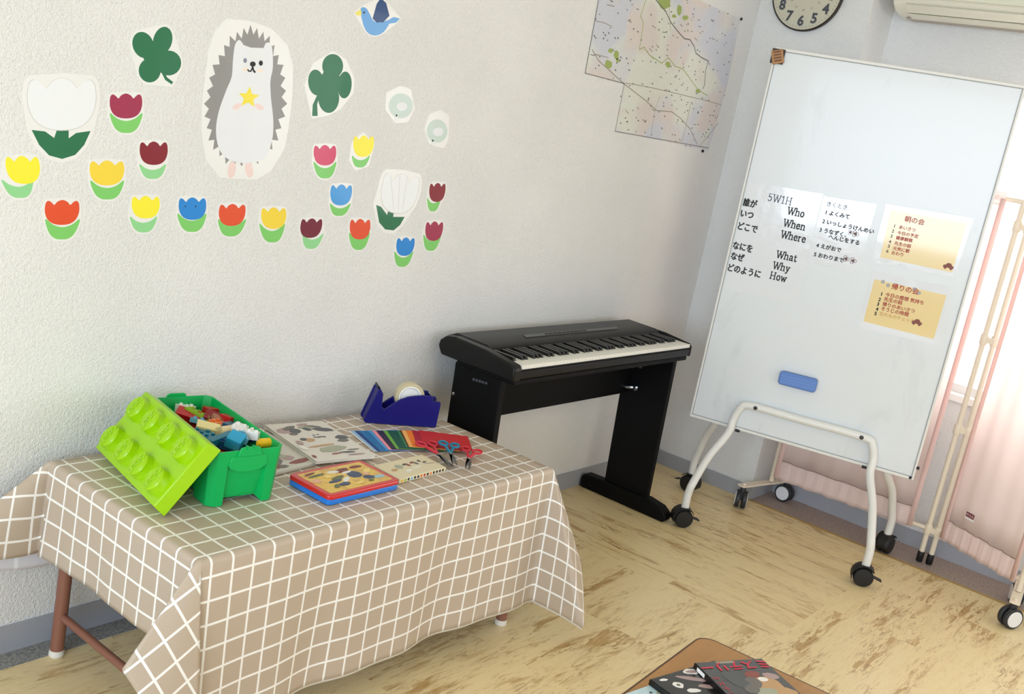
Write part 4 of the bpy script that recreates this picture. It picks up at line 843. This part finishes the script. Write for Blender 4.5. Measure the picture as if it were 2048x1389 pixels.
# deeper layer of the heap, seen only through gaps
b = MB(); rnd = random.Random(3)
for i in range(5):
    for j in range(10):
        b.cur = rnd.randrange(5); b.box((-.016, -.016, -.011), (.016, .016, .011), XF @ Tr(-.066 + i * .033, -.158 + j * .035, .082 + rnd.uniform(-.006, .004)) @ M.Rotation(rnd.uniform(-.4, .4), 4, 'X') @ M.Rotation(rnd.uniform(-.4, .4), 4, 'Y') @ Rz(rnd.uniform(0, 3)))
for z in (.035,): b.cur = 2; b.box((-.07, -.165, .016), (.07, .165, .062), XF)

o = MB(); o.v, o.f, o.mi = b.v, b.f, b.mi

bi = bpy.data.objects['toy_brick_box'].matrix_basis if False else M.Translation((bc.x, bc.y, ON))
hp = o.obj('brick_heap', [mat('brick_' + c.replace(' ', '_'), BRC[c], .28) for c in ('red', 'navy', 'dark red', 'tan', 'teal')], smooth=0); hp.matrix_world = bi
tag(hp, 'deeper jumble of toy bricks filling the green box below the top ones', 'toy bricks', kind='stuff')

# ------------------------------------------------------------------ magazines, tins, papers, scissors, tape dispenser
def slabf(P, e, z):                                        # frame with x along e, y turned left, origin P
    e = V((e[0], e[1], 0)).normalized(); return frame((P[0], P[1], z), e, V((-e.y, e.x, 0)), (0, 0, 1))
def blob(b, x, y, rx, ry, z, mx, rot=0.0, n=14, rnd=random.Random(5)):
    b.prism([((rx * math.cos(a) * math.cos(rot) - ry * math.sin(a) * math.sin(rot)) * k + x, (rx * math.cos(a) * math.sin(rot) + ry * math.sin(a) * math.cos(rot)) * k + y) for a, k in ((2 * PI * i / n, rnd.uniform(.86, 1.08)) for i in range(n))], z - .0004, z, mx)
paperc = mat('magazine_cover', (226, 220, 210), .25, coat=.3); pages = mat('page_block', (236, 232, 222), .7)
def magazine(name, P, e, w, l, z, th, label, cat, cover, marks, group=None, spine=None):
    t = thing(name, (P[0], P[1], z), label, cat, group); mx = rel(t) @ slabf(P, e, z)
    MB().box((.002, .002, .0008), (w - .002, l - .002, th - .0008), mx).obj('pages', pages, t, smooth=0)
    MB().box((0, 0, 0), (w, l, .0008), mx).obj('back_cover', cover, t, smooth=0)
    c = MB().box((0, 0, th - .0008), (w, l, th), mx).obj('front_cover', cover, t, smooth=0)
    MB().box((-.0006, 0, 0), (.002, l, th), mx).obj('spine', spine or cover, t, smooth=0)
    b = MB(); 
    for i, (x, y, rx, ry, rt, mi) in enumerate(marks): b.cur = mi; blob(b, x * w, y * l, rx, ry, th + .0004 + .00004 * i, mx, rt)
    if marks: b.obj('cover_print', MK, c, smooth=0)
    return t, mx
MK = [mat('print_grey', (112, 108, 104), .4), mat('print_slate', (84, 88, 92), .4), mat('print_tan', (196, 156, 110), .4), mat('print_mauve', (176, 150, 150), .4), mat('print_white', (240, 238, 234), .4), mat('print_rust', (140, 72, 64), .4), mat('print_sage', (168, 172, 150), .4), mat('print_ochre', (190, 120, 40), .4)]
magazine('magazine', (-2.814, -.371), (.996, .085), .203, .272, ON, .0065, 'lower pale magazine lying beside the green box', 'magazine', mat('magazine_cover_grey', (206, 202, 192), .25, coat=.3),
         [(.30, .30, .03, .04, .2, 0), (.55, .25, .02, .02, 0, 3), (.2, .12, .02, .012, .3, 5), (.12, .62, .03, .06, .1, 7), (.4, .55, .04, .03, .5, 3), (.62, .12, .04, .012, 0, 5), (.28, .09, .016, .010, 0, 0), (.45, .42, .02, .05, .4, 6)], 'magazines on the table')
magazine('magazine', (-2.668, -.366), (.985, -.172), .200, .300, ON + .0068, .0075, 'upper white magazine printed with grey drawings', 'magazine', paperc,
         [(.20, .80, .034, .022, .2, 3), (.30, .86, .03, .012, .5, 0), (.34, .78, .022, .018, .9, 1), (.24, .70, .014, .010, 0, 0), (.62, .84, .034, .014, -.2, 6), (.58, .93, .02, .008, .2, 3), (.56, .80, .012, .016, .3, 1), (.80, .76, .034, .016, -.3, 1), (.72, .86, .026, .008, -.4, 0), (.90, .52, .022, .017, .2, 1), (.86, .44, .02, .011, .1, 0), (.36, .52, .016, .014, .2, 2), (.28, .55, .012, .010, .5, 1),
          (.50, .58, .006, .004, 0, 0), (.55, .57, .006, .004, 0, 1), (.60, .58, .006, .004, 0, 0), (.65, .57, .006, .004, 0, 1), (.52, .63, .005, .003, 0, 1), (.60, .64, .005, .003, 0, 0), (.42, .36, .05, .005, .1, 2), (.5, .26, .05, .02, .15, 6), (.46, .14, .018, .004, .1, 5), (.66, .15, .026, .005, -.1, 1), (.80, .20, .02, .004, 0, 0), (.74, .08, .03, .005, 0, 3), (.10, .34, .01, .02, .2, 4), (.08, .12, .006, .01, 0, 5), (.15, .47, .01, .016, 0, 3)], 'magazines on the table')
# tin with rounded corners: blue base, red lid, printed panel with plain stand-in shapes
t = thing('tin_case', (-2.69, -.506, ON), 'flat tin pencil case, blue base and red lid with yellow printed top', 'pencil case'); inv = rel(t); TX0, TX1, TY0, TY1 = -2.817, -2.563, -.589, -.427
MB().prism(rrect(TX0, TY0, TX1, TY1, .014, 6), ON + .0003, ON + .015, inv).obj('base', mat('tin_blue', (10, 118, 214), .25, coat=.4), t, bevel=.002, smooth=40)
MB().prism(rrect(TX0 - .001, TY0 - .001, TX1 + .001, TY1 + .001, .015, 6), ON + .0138, ON + .027, inv).obj('lid', mat('tin_red', (206, 32, 34), .25, coat=.4), t, bevel=.004, smooth=40, seg=3)
pp = MB().prism(rrect(TX0 + .016, TY0 + .014, TX1 - .016, TY1 - .014, .006, 4), ON + .0268, ON + .0275, inv).obj('printed_panel', marked('print_yellow', (232, 190, 60), (196, 140, 34), 30, .5, .6, .6, .25, .4), t, smooth=0)
b = MB(); mxp = inv @ Tr(0, 0, ON + .0275)
TINM = [mat('tin_navy', (44, 66, 100), .3), mat('tin_brown', (118, 42, 30), .3), mat('tin_white', (236, 234, 228), .3), mat('tin_olive', (92, 100, 54), .3), mat('tin_pale_blue', (160, 196, 214), .3), mat('tin_cream', (244, 214, 120), .3), mat('tin_peach', (232, 176, 140), .3)]
for i, (x, y, rx, ry, rt, mi) in enumerate(((-2.655, -.505, .026, .022, .4, 0), (-2.63, -.535, .02, .012, -.3, 0), (-2.668, -.470, .028, .012, .2, 1), (-2.70, -.468, .020, .008, -.3, 2), (-2.665, -.484, .018, .006, .1, 2), (-2.715, -.505, .026, .009, .2, 3), (-2.735, -.520, .024, .008, .1, 0), (-2.700, -.522, .020, .008, .6, 2), (-2.725, -.545, .020, .010, .1, 0), (-2.760, -.470, .030, .006, .1, 3), (-2.770, -.455, .022, .005, .2, 1), (-2.755, -.548, .014, .008, .6, 3), (-2.60, -.545, .018, .009, 0, 4), (-2.615, -.465, .022, .008, 0, 1), (-2.605, -.500, .020, .010, .5, 5), (-2.622, -.515, .012, .008, 0, 6), (-2.785, -.500, .018, .010, .2, 6), (-2.68, -.555, .02, .006, .2, 5), (-2.735, -.488, .012, .01, 0, 5), (-2.64, -.555, .010, .006, 0, 3))):
    b.cur = mi; blob(b, x, y, rx, ry, .0004 + .00004 * i, mxp, rt)
b.obj('panel_print', TINM, pp, smooth=0)
# cream box of coloured pencils
PQ = [(-2.536, -.561), (-2.336, -.553), (-2.329, -.448), (-2.531, -.452)]
t = thing('pencil_box', (-2.43, -.50, ON), 'flat cream colour pencil box with a row of dark dots on its edge', 'pencil box'); inv = rel(t)
MB().prism(PQ, ON + .0003, ON + .0135, inv).obj('box', mat('pencil_box_cream', (228, 216, 180), .4, coat=.2), t, bevel=.001, smooth=0)
b = MB(); mxp = inv @ Tr(0, 0, ON + .0135)
for i, (x, y, rx, ry, rt, mi) in enumerate(((-2.47, -.492, .015, .014, .3, 6), (-2.44, -.485, .010, .006, .3, 1), (-2.432, -.492, .006, .010, 0, 5), (-2.408, -.483, .010, .006, .2, 5), (-2.40, -.492, .006, .010, 0, 0), (-2.378, -.482, .006, .007, 0, 1), (-2.368, -.496, .010, .005, .3, 0), (-2.50, -.505, .012, .008, .2, 2), (-2.46, -.525, .014, .006, .1, 4), (-2.42, -.515, .020, .004, 0, 4), (-2.36, -.51, .02, .002, -.2, 3))):
    b.cur = mi; blob(b, x, y, rx, ry, .0004 + .00004 * i, mxp, rt)
b.obj('top_print', MK, t, smooth=0)
ec = ['yellow', 'lime', 'teal', 'light blue', 'navy', 'navy', 'orange', 'red', 'brown', 'orange', 'dark red', 'navy', 'dark red', 'navy']
for k in range(14):
    x = -2.524 + k * .0135; y = -.561 + (x + 2.536) * .04; m = INK if k in (2, 4, 5, 8, 10, 11, 12, 13) else mat('brick_' + ec[k].replace(' ', '_'), BRC[ec[k]], .3)
    MB().lathe([(.0042, 0), (.0042, .0006)], 12, inv @ frame((x, y + .0003, ON + .0068), (1, .04, 0), (0, 0, 1), (0, -1, 0))).obj('dot', m, t, smooth=0)
# fan of coloured papers
FAN = [('white', (240, 236, 228), 697), ('pale blue', (150, 192, 232), 701), ('navy blue', (20, 60, 132), 709), ('blue', (20, 112, 176), 717), ('sky blue', (74, 152, 214), 736), ('pink', (244, 152, 168), 744), ('dark purple', (36, 24, 66), 752), ('light green', (110, 176, 66), 766), ('dark green', (6, 84, 66), 774), ('green', (52, 134, 84), 794), ('brown', (92, 56, 36), 799), ('pale orange', (250, 186, 104), 803), ('orange', (240, 126, 30), 812), ('crimson', (172, 26, 52), 824), ('red', (198, 34, 42), 838)]
for i, (cn, rgb, px) in enumerate(FAN):
    f_ = (px - 697) / (838 - 697); P = fl(px, 863 - 1.5 * f_, ON + .0007 * i); a = math.radians(-107 - 25 * f_); dn = V((math.cos(a), math.sin(a), 0)); e = V((-dn.y, dn.x, 0))
    ln = .176 - .040 * f_; wd = .158
    o = MB().box((0, -ln, 0), (wd, 0, .0005), frame((0, 0, 0), e, -dn, (0, 0, 1))).obj('coloured_paper', mat('origami_' + cn.replace(' ', '_'), rgb, .55), smooth=0)
    o.location = (P.x, P.y, ON + .0004 + .0007 * i)
    tag(o, {'red': 'topmost red sheet of the fanned coloured papers', 'white': 'white sheet at the bottom left end of the paper fan'}.get(cn, cn + ' sheet in the fan of coloured papers on the table'), 'paper', 'fanned coloured papers')
# three pairs of scissors
c6 = lambda x, y: (740 + x / 8.192, 830 + y / 8.192)
def scissors(pv, tip, l1, l2, rgb, z0, label, rr=.016):
    P, T, A, B = [fl(*c6(*q), ON + .007) for q in (pv, tip, l1, l2)]; hz = lambda p, k: V((p.x, p.y, z0 + k))
    t = thing('scissors', (P.x, P.y, ON), label, 'scissors', 'scissors on the table'); inv = rel(t); m = mat('handle_%d_%d' % (rgb[0], rgb[2]), rgb, .35); bl = mat('blade_steel', (150, 148, 146), .3, .9)
    ax = (T - P); ax.z = 0; L_ = ax.length; ax /= L_; nn = V((-ax.y, ax.x, 0))
    for s, dz in ((1, .0), (-1, .0018)):
        P2 = P + nn * s * .001; fr_ = frame((P2.x, P2.y, z0 + dz), ax, nn, (0, 0, 1))
        bd = [(-.012, -.005), (-.012, .005), (L_ * .35, .0062 * s + .001), (L_, .001 * s), (L_ * .96, -.003 * s), (L_ * .3, -.004 * s)]
        MB().prism(bd, 0, .0015, inv @ fr_ @ Rz(s * .07)).obj('blade', bl, t, smooth=0)
    MB().lathe([(.0045, .0), (.0045, .0048), (.003, .0056)], 14, inv @ Tr(P.x, P.y, z0)).obj('pivot', STEEL, t)
    for C_, s in ((A, 1), (B, -1)):
        d = (C_ - P); d.z = 0; dl = d.length; d /= dl; q = V((-d.y, d.x, 0))
        loop = [V((C_.x, C_.y, z0 + .004)) + d * (rr * 1.15 * math.cos(a)) + q * (rr * .82 * math.sin(a)) for a in (2 * PI * k / 20 for k in range(20))]
        b = MB().tube([inv @ p for p in loop], .0038, 10, True)
        b.tube([inv @ (V((P.x, P.y, z0 + .003)) - ax * .002), inv @ (V((P.x, P.y, z0 + .003)) + d * (dl - rr * 1.15) * .6 - ax * .006), inv @ (V((C_.x, C_.y, z0 + .004)) - d * rr * 1.1)], [.0042, .0048, .0040], 10); b.obj('handle', m, t)
scissors((1110, 690), (1340, 900), (830, 530), (1025, 522), (206, 44, 62), ON + .0125, 'leftmost red handled scissors beside the pencil box', .0165)
scissors((1310, 715), (1380, 895), (1190, 548), (1375, 585), (24, 128, 160), ON + .0190, 'teal handled scissors between the two red pairs', .0155)
scissors((1610, 760), (1590, 915), (1560, 605), (1750, 655), (206, 40, 56), ON + .0125, 'rightmost red handled scissors at the corner of the red sheet', .0155)
# tape dispenser and roll
sd = V((.85, -.527, 0)).normalized(); nd = V((-.527, -.85, 0)).normalized(); TD = V((-2.270, -.140, ON))
t = thing('tape_dispenser', TD, 'heavy blue tape dispenser near the wall', 'tape dispenser'); inv = rel(t); DFm = inv @ frame(TD, sd, (0, 0, 1), nd)
db_ = mat('dispenser_blue', (12, 10, 108), .4, spec=.35)
side = [(0.0, .002), (-.003, .010), (.026, .112), (.036, .116), (.046, .100), (.048, .060), (.056, .048), (.082, .070), (.104, .086), (.128, .097), (.155, .1025), (.180, .106), (.209, .106), (.212, .088), (.236, .088), (.241, .082), (.238, .002), (.234, 0), (.004, 0)]
MB().prism(side, -.008, 0, DFm).obj('near_cheek', db_, t, bevel=.0022, smooth=40)
MB().prism(side, -.062, -.054, DFm).obj('far_cheek', db_, t, bevel=.0022, smooth=40)
MB().prism([(.004, .001), (.001, .010), (.030, .112), (.044, .098), (.046, .058), (.058, .042), (.10, .034), (.19, .034), (.206, .060), (.210, .100), (.216, .080), (.236, .070), (.234, .001)], -.055, -.007, DFm).obj('core', db_, t, smooth=0)
MB().prism([(.030, .112), (.026, .120), (.031, .123), (.044, .104), (.042, .100)], -.052, -.010, DFm).obj('cutter', mat('cutter_dark', (30, 30, 48), .35, .5), t, smooth=0)
rl = thing('tape_roll', DFm @ V((0, 0, 0)), 'roll of clear tape on a white hub in the blue dispenser', 'tape roll'); rc = frame(TD, sd, (0, 0, 1), nd) @ Tr(.140, .089, -.031); rl.location = rc.translation; ri = rel(rl)
MB().lathe([(.038, -.012), (.0485, -.012), (.0485, .012), (.038, .012), (.038, -.012)], 48, ri @ rc, caps=False).obj('tape', mat('tape_tan', (206, 194, 156), .3, coat=.4), rl)
MB().lathe([(.0378, -.013), (.0378, .013), (.034, .014), (.030, .008), (.004, .008), (.004, -.012)], 44, ri @ rc).obj('hub', WHITEP, rl)

# ------------------------------------------------------------------ low wooden table at the bottom edge, with books
cz = .545; kc = V((-2.522, -1.512, 0)); ea = V((-.9977, -.068, 0)); eb = V((.068, -.9977, 0))
t = thing('low_table', kc, 'low brown wooden table with rounded corner at the bottom edge', 'table'); inv = rel(t); TF = inv @ frame((kc.x, kc.y, 0), ea, eb, (0, 0, 1))
wd = mat('table_wood', (166, 120, 76), .38); q = NT(wd); mp_ = q.n('Mapping'); q.l(q.coords(), mp_.inputs[0]); mp_.inputs['Scale'].default_value = (2, 14, 14); nz = q.noise(mp_.outputs[0], 3, 5, .6, .4)
q.l(q.mix(nz, lin((190, 142, 84)), lin((160, 114, 62))), q.b.inputs['Base Color'])
MB().prism(rrect(0, 0, 1.2, .60, .035, 7), cz - .026, cz, TF).obj('tabletop', wd, t, bevel=.002, smooth=40)
MB().prism(rrect(-.003, -.003, 1.203, .603, .037, 7), cz - .024, cz - .0004, TF).obj('edge_band', mat('edge_band_brown', (86, 56, 34), .5), t, smooth=40)
for x, y in ((.06, .06), (1.14, .06), (.06, .54), (1.14, .54)):
    MB().tube([TF @ V((x, y, 0)), TF @ V((x, y, cz - .027))], .0175, 16).obj('leg', bt_, t)
for x in (.06, 1.14): MB().tube([TF @ V((x, .06, .12)), TF @ V((x, .54, .12))], .0105, 12).obj('stretcher', bt_, t)
BKM = MK
def flat_book(P, e, w, l, z, th, label, cover, marks, spine):   # P is the far left corner, e along the far edge
    e = V((e[0], e[1], 0)).normalized(); dn = V((e.y, -e.x, 0)); o = V((P[0], P[1], 0)) + dn * l
    return magazine('picture_book', (o.x, o.y), (e.x, e.y), w, l, z, th, label, 'book', cover, marks, 'picture books on the wooden table', spine)
flat_book((-2.996, -1.530), (.983, -.17), .205, .28, cz + .0004, .009, 'pale blue picture book at the bottom left of the wooden table', mat('book_pale_blue', (196, 224, 234), .3, coat=.4),
          [(.80, .90, .008, .006, .2, 6), (.72, .93, .004, .003, 0, 1), (.6, .8, .02, .012, 0, 4), (.85, .82, .006, .004, .3, 1), (.5, .86, .02, .008, 0, 4)], mat('book_cream_edge', (236, 226, 180), .5))
blk = mat('book_black', (30, 28, 28), .28, coat=.4)
flat_book((-2.832, -1.556), (.975, -.222), .195, .27, cz + .0100, .011, 'black picture book with white and mauve specimens on its cover', blk,
          [(.14, .955, .010, .004, -.2, 4), (.22, .86, .012, .011, -.2, 4), (.22, .86, .005, .004, 0, 0), (.46, .88, .034, .007, -.6, 3), (.56, .955, .020, .010, -.3, 4), (.56, .953, .014, .006, -.3, 3), (.68, .87, .018, .012, -.2, 5), (.30, .76, .016, .007, -.3, 4), (.5, .76, .02, .007, -.5, 3), (.75, .74, .014, .012, 0, 2), (.3, .62, .02, .01, 0, 4)], mat('book_spine_black', (12, 12, 12), .3))
t, mx = flat_book((-2.712, -1.588), (.885, -.466), .170, .245, cz + .0214, .012, 'dark grey picture book with red lettering along its far edge', mat('book_dark_grey', (66, 66, 68), .28, coat=.4),
          [(.72, .62, .03, .03, .3, 2), (.5, .66, .025, .02, .6, 0), (.86, .74, .018, .012, -.4, 3), (.62, .78, .02, .012, .2, 5), (.34, .70, .02, .04, .4, 1), (.80, .5, .03, .02, 0, 2), (.55, .5, .03, .02, .4, 6), (.70, .70, .012, .008, 0, 4), (.42, .58, .02, .014, .5, 0)], mat('book_spine_black', (12, 12, 12), .3))
vs_, fs = text_mesh('ミステリー', 0.035, 0, 'CENTER'); b = MB()
for k, dx in enumerate((-.0013, 0, .0013)): b.add(vs_, fs, mx @ Tr(.087 + dx, .237 + dx * .6, .0130 + k * .00005) @ Rz(PI))
b.obj('red_lettering', mat('lettering_red', (214, 52, 76), .4), t, smooth=0)
MB().box((.050, .236, .0122), (.094, .243, .0126), mx).obj('cover_strip', mat('strip_grey', (160, 156, 142), .5), t, smooth=0)
vs_, fs = text_mesh('ミステリー', .018, 0, 'CENTER'); MB().add(vs_, fs, mx @ Tr(.006, .150, .0129) @ Rz(-PI / 2)).obj('spine_lettering', mat('lettering_red', (214, 52, 76), .4), t, smooth=0)
MB().box((-.0012, .205, .002), (.0, .232, .010), mx).obj('spine_mark', WHITEP, t, smooth=0)
